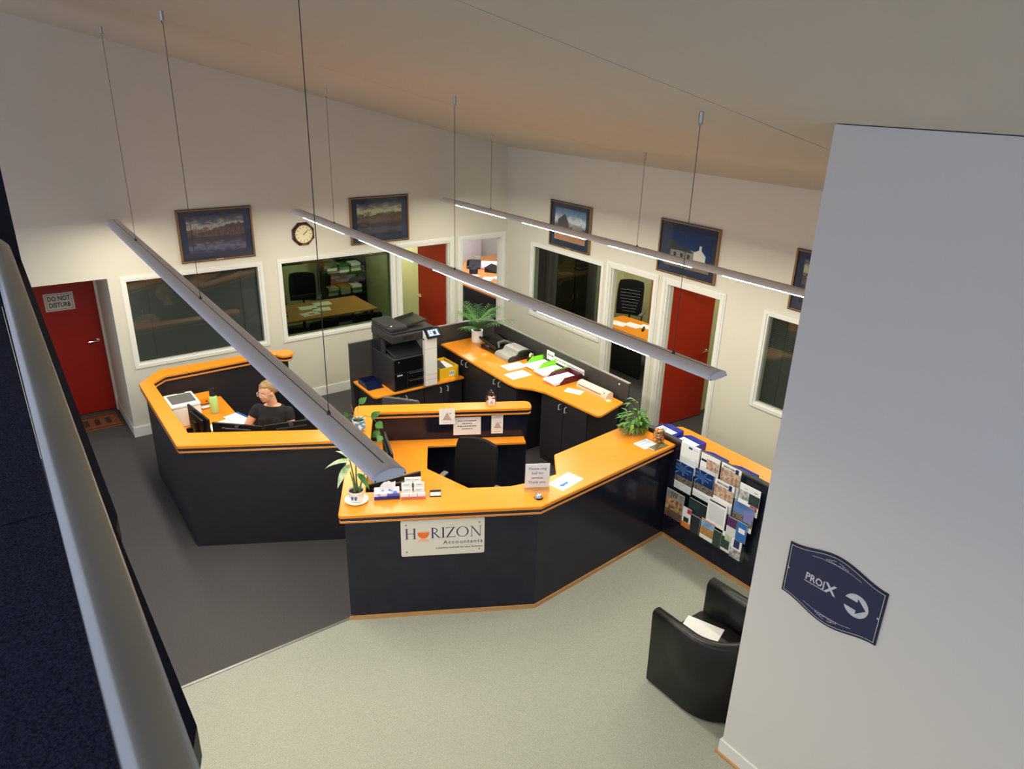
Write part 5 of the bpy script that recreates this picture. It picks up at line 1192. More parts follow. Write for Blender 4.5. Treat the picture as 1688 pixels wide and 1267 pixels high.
brochure('magazine titled JW at the bottom left of the rack', -5.42, -5.645, 0.315, 0.62, 0, [(0, 0, 1, 1, mat('jw_grey', (176, 174, 172), 0.4, noise=(8, (126, 120, 110), 0.2))), (0.05, 0.25, 0.95, 0.7, FOOD), (0, 0.0, 1, 0.28, mat('jw_dark', (84, 66, 58), 0.4, noise=(16, (150, 110, 90))))], 0.008, ('JW', 0.085, (0.45, 0.86), INK))
brochure('dark green booklet half hidden in the middle of the rack', -5.705, -5.925, 0.42, 0.65, 0, [(0, 0, 1, 1, BLK), (0, 0.55, 0.6, 0.9, GRN)])
brochure('white printed form in front of the third column', -5.93, -6.145, 0.50, 0.77, 0, [(0.06, 0.88, 0.94, 0.94, GRN), (0.08, 0.15, 0.92, 0.8, LGR)], 0.012)
brochure('blue house brochure in the right-hand column', -6.205, -6.425, 0.62, 0.875, 0, [(0, 0.5, 1, 1, mat('house_blue', (60, 96, 170), 0.4, noise=(6, (120, 150, 200)))), (0, 0.2, 1, 0.55, CITY), (0.55, 0.35, 0.95, 0.8, mat('lilac', (130, 130, 190), 0.4))])
brochure('narrow white and orange leaflet with red corner', -5.66, -5.765, 0.315, 0.535, -1, [(0, 0.0, 1, 0.26, ORG), (0.2, 0.28, 0.8, 0.52, BLK), (0.55, 0.75, 1, 0.98, RED)])
brochure('narrow black leaflet in the bottom row', -5.775, -5.88, 0.315, 0.50, -1, [(0, 0, 1, 1, BLK)])
brochure('wheat field leaflet with blue sky in the bottom row', -5.895, -6.05, 0.315, 0.525, -1, [(0, 0.62, 1, 0.94, SKY), (0, 0.2, 1, 0.62, WHT), (0, 0.94, 1, 1, ORG)])
brochure('narrow dark green leaflet right of the wheat leaflet', -6.05, -6.14, 0.315, 0.48, -1, [(0, 0, 1, 1, GRN)])
brochure('narrow purple-topped leaflet in the right-hand column', -6.18, -6.285, 0.50, 0.695, -1, [(0, 0.5, 1, 1, PUR), (0, 0, 1, 0.5, LGR)])
brochure('narrow bright blue leaflet in the right-hand column', -6.29, -6.395, 0.50, 0.70, -1, [(0, 0.0, 1, 1, BLU), (0.2, 0.45, 0.85, 0.7, W_)])
brochure('narrow green leaflet with plant photo at the bottom', -6.15, -6.25, 0.315, 0.52, -1, [(0, 0.12, 0.9, 0.75, GRN), (0.3, 0.6, 1, 0.9, mat('leafphoto', (110, 150, 80), 0.4, noise=(14, (220, 226, 210)))), (0, 0.0, 1, 0.14, LGR)])
brochure('narrow grey leaflet with navy block at the bottom right', -6.255, -6.37, 0.30, 0.52, -1, [(0.25, 0.52, 0.8, 0.9, NAV), (0, 0.0, 1, 0.45, GRY)])

# ------------------------------------------------------------------ trays and papers on the side bench behind the screen
def bin_(label, x, y, z, rz, M, h=0.10):
    t = thing('storage_bin', label, 'bin', (x, y, z), rz, 'blue plastic bins on the side bench'); w, d = 0.10, 0.15
    b = B(); b.box(-w, w, -d, d, 0, 0.004); obj('bin_base', b, M, t)
    for s in (-1, 1):
        b = B(); b.prism([(-d, 0.0042), (d, 0.0042), (d, h), (-d+0.1, h), (-d, h*0.5)], 0, 0.004, T(s*w-(0.004 if s > 0 else 0), 0, 0) @ Matrix(((0, 0, 1, 0), (1, 0, 0, 0), (0, 1, 0, 0), (0, 0, 0, 1)))); obj('bin_side', b, M, t)
    b = B(); b.box(-w+0.004, w-0.004, d-0.004, d, 0.0042, h); obj('bin_back', b, M, t)
    b = B(); b.box(-w+0.004, w-0.004, -d, -d+0.004, 0.0042, h*0.5); obj('bin_front', b, M, t)
    b = B(); b.box(-w+0.012, w-0.012, -d+0.01, d-0.02, 0.006, h*0.40); obj('papers', b, mat('pale_cyan_paper', (214, 232, 238), 0.6), t)
    return t
bin_('blue plastic bin nearest the lolly jar behind the brochure screen', -1.52, -5.03, 0.951, math.radians(178), BLUEP, 0.085)
bin_('blue plastic bin of pale papers in the middle of the side bench', -1.54, -5.345, 0.951, math.radians(178), BLUEP, 0.085)
bin_('blue plastic bin showing one corner above the brochure screen', -1.60, -5.68, 0.951, math.radians(179), BLUEP, 0.05)
bin_('blue plastic bin showing one corner at the far right of the screen', -1.60, -6.03, 0.951, math.radians(179), BLUEP, 0.05)
flat('paper_sheet', 'white sheet behind the lolly jar on the side bench', 'paper', -1.56, -4.885, 0.951, 0.21, 0.11, 0.05)

# ------------------------------------------------------------------ things on the corner bench
t = thing('document_scanner', 'silver and black document scanner on the corner bench', 'scanner', (-1.46, -2.22, RZ), math.radians(0))
SILV = mat('scanner_silver', (176, 176, 174), 0.35, 0.35)
def hump(y0, y1, x0, x1, h0, h1, n=8):
    """rounded hood running along x, profile in (x,z)"""
    pass
prof = [(-0.20, 0.0), (-0.20, 0.035), (-0.17, 0.062), (-0.13, 0.070), (-0.07, 0.070), (-0.05, 0.085), (-0.03, 0.118), (0.03, 0.128), (0.13, 0.125), (0.18, 0.10), (0.18, 0.0)]
b = B(); b.ring_loft([[Vector((x, y, z)) for x, z in prof] for y in (0.14, -0.16)]); obj('silver_hood', b, SILV, t)
b = B(); b.ring_loft([[Vector((x*1.01+0.01, y, z*0.93)) for x, z in prof] for y in (-0.1605, -0.19)]); obj('end_cap', b, BLACKP, t)
b = B(); b.rbox(-0.17, 0.19, 0.142, 0.52, 0.0, 0.05, 0.012); obj('rear_body', b, BLACKP, t)
b = B(); b.add([(-0.16, 0.17, 0.062), (0.16, 0.17, 0.062), (0.16, 0.56, 0.125), (-0.16, 0.56, 0.125), (-0.16, 0.17, 0.070), (0.16, 0.17, 0.070), (0.16, 0.56, 0.133), (-0.16, 0.56, 0.133)], [(0, 1, 2, 3), (4, 5, 6, 7), (0, 1, 5, 4), (1, 2, 6, 5), (2, 3, 7, 6), (3, 0, 4, 7)]); obj('paper_chute', b, BLACKG, t)
for sx in (-0.165, 0.155):
    b = B(); b.add([(sx, 0.17, 0.05), (sx+0.014, 0.17, 0.05), (sx+0.014, 0.56, 0.12), (sx, 0.56, 0.12), (sx, 0.17, 0.095), (sx+0.014, 0.17, 0.095), (sx+0.014, 0.56, 0.15), (sx, 0.56, 0.15)], [(0, 1, 2, 3), (4, 5, 6, 7), (0, 1, 5, 4), (1, 2, 6, 5), (2, 3, 7, 6), (3, 0, 4, 7)]); obj('chute_rail', b, BLACKP, t)
b = B(); b.tube([(-0.10, 0.18, 0.08), (-0.05, 0.26, 0.115), (0.06, 0.28, 0.12), (0.14, 0.2, 0.10)], [0.012, 0.022, 0.022, 0.012], 8); obj('feed_guide', b, GREYFAB, t, True)
flat('paper_sheet', 'white sheet on the bench in front of the scanner, nearer the wall', 'paper', -1.67, -2.535, RZ, 0.30, 0.205, -0.03, lines=0)
flat('paper_sheet', 'white printed sheet on the bench nearest the bench front edge', 'paper', -1.81, -2.805, RZ, 0.30, 0.205, 0.0, lines=2)
flat('small_card', 'small white card beside the laminator', 'card', -1.565, -3.595, RZ, 0.13, 0.215, 0.45, lines=0)
def desk_tray(label, x, y, rz, M, w=0.25, d=0.34, stack=0.02, papers=True, pl=''):
    t = tray('letter_tray', label, (x, y, RZ), rz, M, w, d, 0.085)
    if papers:
        p = thing('paper_stack', pl, 'paper', (x, y, RZ+0.0045), rz); b = B(); b.box(-w/2+0.012, w/2-0.018, -d/2-0.02, d/2-0.03, 0, stack); obj('sheets', b, PAPER, p)
        b = B(); b.box(-w/2+0.02, w/2-0.03, -d/2-0.05, d/2-0.06, stack+0.0002, stack+0.002, Rz(0.03)); obj('loose_sheet', b, PAPER, p)
desk_tray('lime green letter tray farthest from the laminator', -1.345, -2.69, -math.pi/2, LIME, 0.25, 0.36, 0.014, True, 'papers lying in the first lime green tray')
desk_tray('lime green letter tray with papers next to the maroon tray', -1.385, -2.965, -math.pi/2, LIME, 0.25, 0.36, 0.03, True, 'thick paper pile spilling from the second lime tray')
desk_tray('maroon letter tray beside the cream laminator', -1.44, -3.245, -math.pi/2, MAROON, 0.25, 0.40, 0.03, True, 'papers lying in the maroon tray')
t = thing('tape_dispenser', 'black tape dispenser with cream roll near the scanner', 'tape dispenser', (-1.33, -2.475, RZ), 0.3)
b = B(); b.prism([(-0.08, 0), (0.07, 0), (0.07, 0.02), (0.02, 0.035), (-0.03, 0.06), (-0.07, 0.05)], -0.025, 0.025, Matrix.Rotation(math.pi/2, 4, 'X')); obj('dispenser_body', b, BLACKP, t)
b = B(); b.lathe([(0.018, -0.012), (0.036, -0.012), (0.036, 0.012), (0.018, 0.012)], 20, cap=False, M=T(-0.02, 0, 0.065) @ Matrix.Rotation(math.pi/2, 4, 'X')); obj('tape_roll', b, mat('tape_cream', (232, 220, 170), 0.35), t, True)
t = thing('stapler', 'yellow-handled stapler beside the tape dispenser', 'stapler', (-1.36, -2.365, RZ), 0.2)
b = B(); b.rbox(-0.07, 0.07, -0.015, 0.015, 0, 0.012, 0.003); obj('stapler_base', b, BLACKP, t)
b = B(); b.rbox(-0.07, 0.06, -0.014, 0.014, 0.022, 0.045, 0.008, Matrix.Rotation(math.radians(-6), 4, 'Y')); obj('stapler_arm', b, mat('stapler_yellow', (226, 180, 60), 0.4), t)
t = thing('stamp_set', 'black rubber stamps standing behind the maroon tray', 'stamp', (-1.275, -3.455, RZ))
for k in range(3):
    b = B(); b.lathe([(0.016, 0), (0.016, 0.02), (0.007, 0.03), (0.007, 0.06), (0.014, 0.075), (0.010, 0.09), (0, 0.092)], 12, ((k % 2)*0.02, -0.03+k*0.038, 0), cap=False); obj('stamp', b, BLACKP, t, True)
t = thing('laminator', 'long cream laminator near the end of the corner bench', 'laminator', (-1.37, -3.745, RZ), math.radians(2))
prof = [(-0.062, 0.0), (-0.062, 0.02), (-0.05, 0.055), (-0.02, 0.078), (0.03, 0.08), (0.058, 0.06), (0.062, 0.0)]
b = B(); b.ring_loft([[Vector((x, y, z)) for x, z in prof] for y in (0.25, -0.25)]); obj('laminator_body', b, mat('laminator_cream', (224, 210, 190), 0.4), t)
b = B(); b.box(-0.0625, -0.045, -0.16, 0.22, 0.036, 0.042); obj('feed_slot', b, mat('slot_dark', (110, 96, 84), 0.5), t)
b = B(); b.lathe([(0.010, 0), (0.010, 0.006)], 12, M=T(-0.04, -0.20, 0.064) @ Matrix.Rotation(-0.6, 4, 'Y')); obj('dial', b, INKGREY, t)
# name strips fixed on the partition
for lab, y0, y1, z0, z1 in (('white name strip with two lines fixed to the partition, left piece', -2.645, -2.80, 1.005, 1.125), ('long white name strip fixed to the partition, right piece', -2.805, -3.40, 1.01, 1.085)):
    yc = (y0+y1)/2; xs = -1.185-0.06*((-yc-1.395)/2.775)
    t = thing('name_strip', lab, 'sign', (xs-0.004, yc, z0), -math.pi/2-0.0216*0-0.0216)
    w = (y0-y1)/2; b = B(); b.box(-w, w, -0.003, 0, 0, z1-z0); obj('strip', b, PAPER, t)
    b = B(); rr = random.Random(9); x = -w+0.02
    while x < w-0.03:
        q = rr.uniform(0.01, 0.03); b.box(x, x+q, -0.0036, -0.003, (z1-z0)*0.45, (z1-z0)*0.6); x += q+0.012
    obj('printed_lines', b, INK, t, kind='stuff')

# ------------------------------------------------------------------ left workstation desk things
t = thing('laser_printer', 'white laser printer on the desk in the charcoal counter', 'printer', (-5.475, -1.485, 0.741), math.radians(0))
b = B(); b.rbox(-0.165, 0.145, -0.19, 0.19, 0, 0.225, 0.02); obj('printer_body', b, WHITEP, t, True)
b = B(); b.rbox(-0.165, 0.145, -0.19, 0.19, 0.2255, 0.262, 0.014); lid = obj('printer_top', b, mat('printer_white', (240, 240, 242), 0.35), t, True)
b = B(); b.box(-0.135, 0.115, -0.13, 0.13, 0.2622, 0.2655); obj('output_well', b, mat('printer_grey', (96, 96, 98), 0.6), lid)
b = B(); b.rbox(-0.02, 0.07, 0.155, 0.185, 0.263, 0.275, 0.004); obj('control_panel', b, BLACKG, lid)
b = B(); b.box(0.1452, 0.147, -0.15, 0.15, 0.03, 0.035); b.box(0.1452, 0.147, -0.15, 0.15, 0.13, 0.134); obj('tray_seam', b, INKGREY, t)
t = thing('water_bottle', 'pale green drink bottle with black loop cap on the desk', 'bottle', (-5.145, -1.455, 0.741))
b = B(); b.lathe([(0.041, 0.0), (0.046, 0.006), (0.046, 0.185), (0.043, 0.200), (0.034, 0.212), (0.0, 0.214)], 24, cap=False); obj('bottle_body', b, mat('mint_green', (188, 232, 146), 0.4), t, True)
b = B(); b.lathe([(0.0475, 0.0005), (0.0475, 0.012)], 24); obj('bottle_base', b, mat('dusty_pink', (186, 160, 156), 0.4), t, True)
b = B(); b.lathe([(0.034, 0.2135), (0.036, 0.218), (0.036, 0.250), (0.034, 0.254), (0, 0.255)], 20, cap=False); cp = obj('bottle_cap', b, BLACKP, t, True)
b = B(); b.tube([(-0.026, 0, 0.250), (-0.028, 0, 0.280), (-0.018, 0, 0.295), (0.018, 0, 0.295), (0.028, 0, 0.280), (0.026, 0, 0.250)], 0.007, 8); obj('cap_loop', b, BLACKP, cp, True)
t = thing('drawer_box', 'small honey wooden desk organiser behind the printer', 'organiser', (-5.18, -1.17, 0.741))
b = B(); b.box(-0.12, 0.10, -0.10, 0.10, 0.055, 0.12); obj('organiser_body', b, WOOD, t)
for s in (-0.12, 0.09): b = B(); b.box(s, s+0.01, -0.10, 0.10, 0.0, 0.0548); obj('organiser_leg', b, WOOD, t)
b = B(); b.box(-0.11, 0.09, -0.108, -0.1005, 0.062, 0.112); dr = obj('drawer', b, WOOD, t)
b = B(); b.ell((0.0, -0.112, 0.087), 0.010, 0.008, 0.010, 10, 6); obj('drawer_knob', b, BLACKP, dr, 'all')
t = thing('envelope_pile', 'red and white envelopes under the wooden organiser', 'envelopes', (-5.185, -1.19, 0.741), 0.1)
for k in range(3): b = B(); b.box(-0.09+0.01*k, 0.06+0.006*k, -0.105-0.01*k, 0.05, 0.001+0.009*k, 0.008+0.009*k); obj('envelope', b, PAPER if k != 1 else CR, t)
flat('paper_sheet', 'large white sheet with handwriting on the seated woman desk', 'paper', -5.10, -1.86, 0.741, 0.42, 0.30, 0.35, lines=0)
t = flat('notepad', 'white notepad with blue binding strip on the woman desk', 'notepad', -4.99, -1.74, 0.7435, 0.18, 0.24, 0.3, th=0.006)
b = B(); b.box(0.07, 0.10, -0.12, 0.12, 0.0062, 0.008); obj('binding', b, mat('binding_blue', (44, 84, 160), 0.4), t)
t = thing('desk_phone', 'black desk phone handset standing beside the left monitor', 'phone', (-5.615, -2.33, 0.741), 0.0)
b = B(); b.rbox(-0.045, 0.045, -0.08, 0.08, 0, 0.05, 0.01); obj('phone_body', b, BLACKP, t)
b = B(); b.rbox(-0.03, 0.03, -0.025, 0.015, 0.05, 0.285, 0.012); obj('handset', b, BLACKG, t)
# ------------------------------------------------------------------ seated woman
P = thing('person', 'seated person in black t-shirt and glasses, blonde hair tied back, looking aside', 'person', (PC.x, PC.y, 0), PR)
# local: x = her right, y = forward, z up
def ringz(cx, cy, z, rx, ry, n=20, ex=2.3):
    out = []
    for i in range(n):
        a = 2*math.pi*i/n; c_, s_ = math.cos(a), math.sin(a)
        out.append(Vector((cx+rx*math.copysign(abs(c_)**(2/ex), c_), cy+ry*math.copysign(abs(s_)**(2/ex), s_), z)))
    return out
def limb(b, pts, rs, n=14): b.tube(pts, rs, n)
def remesh(o, vox, smooth=2):
    md = o.modifiers.new('remesh', 'REMESH'); md.mode = 'VOXEL'; md.voxel_size = vox; md.use_smooth_shade = True
    if smooth: s = o.modifiers.new('smooth', 'SMOOTH'); s.iterations = smooth; s.factor = 0.5
    bpy.context.view_layer.update()
    me = bpy.data.meshes.new_from_object(o.evaluated_get(bpy.context.evaluated_depsgraph_get()))
    mats = [m_ for m_ in o.data.materials]; o.modifiers.clear(); o.data = me
    me.materials.clear()
    for m_ in mats: me.materials.append(m_)
    me.polygons.foreach_set('use_smooth', [True]*len(me.polygons))
HY = -math.radians(30)     # head turned to her right
HC = Vector((0.022, 0.045, 1.205))
HM = T(*HC) @ Rz(HY) @ Matrix.Rotation(math.radians(-3), 4, 'X')
SR, SL = Vector((0.168, 0.0, 0.99)), Vector((-0.168, 0.0, 0.985))
ER, EL = Vector((0.275, 0.10, 0.79)), Vector((-0.235, 0.06, 0.755))
HR, HL = Vector((0.20, 0.36, 0.785)), Vector((-0.10, 0.33, 0.785))
b = B()
b.ring_loft([ringz(0, -0.02, 0.47, 0.17, 0.12), ringz(0, -0.02, 0.56, 0.165, 0.115), ringz(0, -0.01, 0.68, 0.135, 0.10), ringz(0, 0.0, 0.82, 0.150, 0.105), ringz(0, 0.0, 0.93, 0.165, 0.10), ringz(0, -0.005, 1.00, 0.155, 0.075), ringz(0, -0.005, 1.04, 0.085, 0.055)])
b.tube([(0, -0.005, 0.99), (0, 0.005, 1.07), HM @ Vector((0, -0.02, -0.05))], [0.062, 0.053, 0.052], 14)
b.ell((0, 0, 0.025), 0.074, 0.092, 0.092, 20, 14, HM)                       # skull
b.ell((0, 0.030, -0.035), 0.057, 0.060, 0.075, 18, 12, HM)                  # face and jaw
b.ell((0, 0.062, -0.088), 0.022, 0.018, 0.016, 12, 8, HM)                   # chin
b.tube([HM @ Vector((0, 0.083, 0.005)), HM @ Vector((0, 0.098, -0.028)), HM @ Vector((0, 0.088, -0.042))], [0.008, 0.012, 0.010], 8)   # nose
for s_ in (-1, 1):
    b.ell((s_*0.076, -0.005, -0.012), 0.010, 0.018, 0.028, 10, 8, HM)      # ears
    b.ell((s_*0.034, 0.062, -0.035), 0.022, 0.016, 0.020, 10, 8, HM)
for S_, E_, H_ in ((SR, ER, HR), (SL, EL, HL)):
    b.tube([S_, S_.lerp(E_, 0.5), E_, E_.lerp(H_, 0.35), H_], [0.049, 0.046, 0.041, 0.038, 0.026], 14)
    b.ell(tuple(S_-Vector((0, 0, 0.012))), 0.05, 0.05, 0.044, 12, 8)
    d_ = (H_-E_).normalized(); sx = 1 if S_ is SR else -1
    pal = H_+d_*0.045; b.ell((0, 0, 0), 0.040, 0.050, 0.018, 12, 8, T(*pal) @ Rz(math.atan2(d_.y, d_.x)-math.pi/2))
    side = Vector((d_.y, -d_.x, 0))
    for k, (o_, L_) in enumerate(((-0.029, 0.062), (-0.010, 0.074), (0.010, 0.07), (0.028, 0.055))):
        p0 = pal+side*o_+d_*0.03; b.tube([p0, p0+d_*L_*0.5+Vector((0, 0, 0.006)), p0+d_*L_+Vector((0, 0, -0.014))], [0.0095, 0.009, 0.0075], 8)
    p0 = pal-side*sx*0.034-d_*0.01; b.tube([p0, p0-side*sx*0.022+d_*0.025, p0-side*sx*0.028+d_*0.055], [0.011, 0.0095, 0.008], 8)
for s_ in (-1, 1):   # legs under the desk
    b.tube([(s_*0.09, -0.02, 0.52), (s_*0.10, 0.20, 0.53), (s_*0.11, 0.40, 0.49), (s_*0.11, 0.42, 0.30), (s_*0.11, 0.40, 0.08)], [0.085, 0.078, 0.058, 0.052, 0.038], 12)
    b.tube([(s_*0.11, 0.37, 0.05), (s_*0.11, 0.45, 0.04), (s_*0.115, 0.56, 0.03)], [0.04, 0.04, 0.028], 10)
body = obj('body', b, SKIN, P); remesh(body, 0.0065, 2)
# t-shirt: torso and cap sleeves with a round neck
b = B()
b.ring_loft([ringz(0, -0.02, 0.50, 0.185, 0.135), ringz(0, -0.02, 0.58, 0.176, 0.126), ringz(0, -0.005, 0.70, 0.150, 0.115), ringz(0, 0.008, 0.82, 0.166, 0.125), ringz(0, 0.004, 0.92, 0.178, 0.118), ringz(0, -0.002, 0.985, 0.178, 0.090), ringz(0, -0.008, 1.022, 0.125, 0.074), ringz(0, -0.008, 1.036, 0.092, 0.066)])
for S_, E_ in ((SR, ER), (SL, EL)):
    b.ell(tuple(S_-Vector((0.0, 0, 0.012))), 0.061, 0.061, 0.055, 14, 10); b.tube([S_, S_.lerp(E_, 0.25), S_.lerp(E_, 0.46)], [0.060, 0.060, 0.057], 16)
for s_ in (-1, 1): b.ell((s_*0.072, 0.085, 0.885), 0.062, 0.050, 0.058, 14, 10)
sh = obj('t_shirt', b, SHIRT, P); remesh(sh, 0.008, 3)
b = B()
for s_ in (-1, 1): b.tube([(s_*0.085, -0.03, 0.52), (s_*0.10, 0.20, 0.53), (s_*0.11, 0.40, 0.49), (s_*0.11, 0.425, 0.30), (s_*0.11, 0.40, 0.12)], [0.096, 0.090, 0.070, 0.064, 0.055], 12)
tr = obj('trousers', b, SHIRT, P); remesh(tr, 0.012, 2)
# hair pulled back with centre parting and low bun
b = B(); rings = []; n = 28; k = 16
for i in range(k+1):
    a = math.pi*(i+0.001)/(k+0.002)-math.pi/2; ring = []
    for j in range(n):
        q = 2*math.pi*j/n; x, y, z = math.cos(a)*math.cos(q), math.cos(a)*math.sin(q), math.sin(a)
        front = y > 0.10 and z < 0.40+0.18*abs(x)-0.25*(1-y); low = z < -0.45
        sc = 0.82 if (front or low or (abs(x) > 0.75 and -0.6 < z < -0.12 and y > -0.2)) else 1.0
        ridge = 1.0+0.012*math.sin(z*26+abs(x)*10)*(sc == 1.0)
        part = 0.985 if abs(x) < 0.08 and z > 0.2 else 1.0
        ring.append(HM @ Vector((x*0.086*sc*ridge*part, (y*0.103*sc*ridge*part)-0.004, z*0.104*sc*ridge*part+0.027)))
    rings.append(ring)
b.ring_loft(rings); hr = obj('hair', b, HAIR, P, 'all')
b = B(); b.ell((0, -0.105, -0.005), 0.040, 0.034, 0.040, 14, 10, HM); obj('hair_bun', b, HAIR, hr, 'all')
# face details
EW = mat('eye_white', (238, 236, 232), 0.3); EI = mat('eye_iris', (60, 70, 76), 0.2); LIP = mat('lips', (190, 108, 104), 0.45); BROW = mat('brow', (120, 88, 60), 0.7)
for s_ in (-1, 1):
    b = B(); b.ell((s_*0.029, 0.079, 0.0), 0.0115, 0.007, 0.0065, 10, 8, HM); ey = obj('eye', b, EW, P, 'all')
    b = B(); b.ell((s_*0.029, 0.0845, -0.0005), 0.005, 0.003, 0.005, 10, 6, HM); obj('iris', b, EI, ey, 'all')
    b = B(); b.tube([HM @ Vector((s_*0.012, 0.088, 0.018)), HM @ Vector((s_*0.030, 0.085, 0.022)), HM @ Vector((s_*0.047, 0.070, 0.015))], [0.0025, 0.003, 0.0018], 6); obj('eyebrow', b, BROW, P, 'all')
b = B(); b.ell((0, 0.084, -0.062), 0.020, 0.008, 0.0065, 12, 8, HM); obj('lips', b, LIP, P, 'all')
gl = B()
for s_ in (-1, 1):
    pts = [HM @ Vector((s_*0.033+0.026*math.cos(q), 0.106-3.2*(s_*0.033+0.026*math.cos(q))**2, -0.003+0.020*math.sin(q))) for q in [2*math.pi*i/16 for i in range(17)]]
    gl.tube(pts, 0.0022, 6, cap=False)
    gl.tube([HM @ Vector((s_*0.058, 0.094, 0.002)), HM @ Vector((s_*0.080, 0.050, 0.004)), HM @ Vector((s_*0.084, -0.005, 0.002))], 0.002, 6)
gl.tube([HM @ Vector((-0.008, 0.104, 0.002)), HM @ Vector((0, 0.107, 0.004)), HM @ Vector((0.008, 0.104, 0.002))], 0.002, 6)
obj('glasses', gl, mat('clear_frame', (226, 206, 200), 0.2), P, 'all')
b = B(); b.ell((-0.086, -0.004, -0.046), 0.005, 0.005, 0.005, 8, 6, HM); obj('earring', b, mat('pearl', (240, 234, 220), 0.2), P, 'all')

# ------------------------------------------------------------------ office interiors seen through doors and windows
def office_desk(label, x0, x1, y0, y1, M=WOOD, z=0.72, poly=None):
    t = thing('desk', label, 'desk', (x0, y0, 0)); b = B()
    pl = poly or [(0, 0), (x1-x0, 0), (x1-x0, y1-y0), (0, y1-y0)]
    b.prism(pl, z-0.028, z, ch=0.004); obj('desk_top', b, M, t)
    xs = [p[0] for p in pl]; ys_ = [p[1] for p in pl]
    for (ax, ay) in ((min(xs)+0.06, min(ys_)+0.06), (max(xs)-0.1, min(ys_)+0.06), (max(xs)-0.1, max(ys_)-0.1), (min(xs)+0.06, max(ys_)-0.1)):
        if poly and not (abs(ax-0.06) < 9): continue
        b = B(); b.box(ax, ax+0.04, ay, ay+0.04, 0, z-0.0282); obj('leg', b, BLACKP, t)
    return t
OW = mat('office_desk_wood', (196, 136, 78), 0.35)
# office behind window 2
office_desk('honey meeting desk seen through the tinted office window', -3.70, -1.62, 1.42, 2.35, OW)
for i, (x, y, a, w) in enumerate(((-2.62, 2.02, -0.15, 0.21), (-2.32, 2.13, -0.1, 0.21), (-2.46, 1.83, -0.2, 0.21), (-2.72, 1.68, 0.1, 0.21))):
    flat('paper_sheet', ['white sheet on the tinted-window desk, back left of the group', 'white sheet on the tinted-window desk, back right of the group', 'white sheet in the centre of the tinted-window desk', 'sheet with pink note at the front of the tinted-window desk'][i], 'paper', x, y, 0.7205, 0.297, 0.21, a)
flat('sticky_note', 'pink note lying on a sheet behind the tinted window', 'note', -2.70, 1.66, 0.7225, 0.09, 0.09, 0.1, mat('pink_note', (246, 150, 150), 0.5))
t = thing('folder_pile', 'dark folder pile on the left of the tinted-window desk', 'folders', (-3.25, 1.78, 0.7205))
for k in range(4): b = B(); b.box(-0.15+0.01*k, 0.15, -0.11, 0.11-0.01*k, k*0.022, k*0.022+0.02); obj('folder', b, [BLACKP, NAVYP, PAPER, BLACKP][k], t)
office_chair('black office chair behind the tinted-window desk, left one', -3.10, 2.70, math.radians(10), FABRIC, 0.56, 0.50, False)
office_chair('black office chair behind the tinted-window desk, right one', -2.42, 2.78, math.radians(-25), FABRIC, 0.50, 0.48, True)
office_chair('black visitor chair in front of the tinted-window desk, left one', -2.85, 1.02, math.radians(180), FABRIC, 0.34, 0.44, False)
office_chair('black visitor chair in front of the tinted-window desk, right one', -2.10, 1.02, math.radians(180), FABRIC, 0.34, 0.44, False)
t = thing('bookcase', 'dark shelving with green and white files behind the tinted window', 'shelf', (-1.45, 3.38, 0))
for k in range(5): b = B(); b.box(-0.4, 0.4, -0.32, 0, 0.1+k*0.42, 0.125+k*0.42); obj('shelf_board', b, BLACKP, t)
for s in (-0.42, 0.4): b = B(); b.box(s, s+0.02, -0.32, 0, 0, 1.85); obj('shelf_side', b, BLACKP, t)
b = B(); b.box(-0.4, 0.4, -0.02, 0, 0.13, 1.85); obj('shelf_back', b, BLACKP, t)
rr = random.Random(6); FM = [mat('file_green', (60, 120, 60), 0.5), PAPER, mat('file_grey', (150, 150, 150), 0.5), mat('file_teal', (70, 100, 96), 0.5)]
for k in range(4):
    for j in range(3):
        x = -0.25+j*0.24; tt = thing('file_pile', ['leftmost', 'middle', 'rightmost'][j]+[' file pile on the lowest shelf behind the tinted window', ' file pile on the second shelf behind the tinted window', ' file pile on the third shelf behind the tinted window', ' file pile on the top shelf behind the tinted window'][k], 'files', (-1.45+x, 3.22, 0.126+k*0.42), 0, 'file piles on the dark shelves')
        for q in range(3): b = B(); b.box(-0.09, 0.1, -0.13, 0.13, q*0.05, q*0.05+0.045, Rz(rr.uniform(-0.05, 0.05))); obj('file', b, rr.choice(FM), tt)
# office behind doorway 3 : L shaped desk
t = thing('desk', 'orange desk seen through the doorway beside the room corner', 'desk', (0.50, 1.12, 0))
b = B(); b.prism([(-0.02, -0.2), (0.62, -0.2), (2.2, 1.7), (2.2, 2.75), (1.2, 2.75), (-0.02, 0.98)], 0.692, 0.72, ch=0.004); obj('desk_top', b, OW, t)
b = B(); b.prism([(0.02, -0.15), (0.06, -0.15), (0.06, 0.9), (0.02, 0.9)], 0.0, 0.691); obj('modesty_panel', b, BLACKP, t)
b = B(); b.prism([(1.3, 2.6), (1.35, 2.6), (2.1, 2.7), (2.1, 2.74), (1.3, 2.74)], 0.0, 0.691); obj('modesty_panel', b, BLACKP, t)
t = thing('desk_screen', 'grey pinboard screen behind the phone in the corner doorway', 'screen', (1.78, 3.70, 0.72))
b = B(); b.box(-0.55, 0.40, 0, 0.03, 0.003, 0.95, Rz(math.radians(22))); obj('screen_panel', b, mat('pinboard_grey', (196, 198, 210), 0.8), t)
b = B(); b.box(-0.1, 0.16, -0.006, -0.002, 0.45, 0.78, Rz(math.radians(22))); obj('pinned_sheet', b, PAPER, t)
b = B(); b.box(-0.42, -0.26, -0.006, -0.002, 0.5, 0.72, Rz(math.radians(22))); obj('pinned_photo', b, mat('photo_red', (110, 50, 56), 0.4), t)
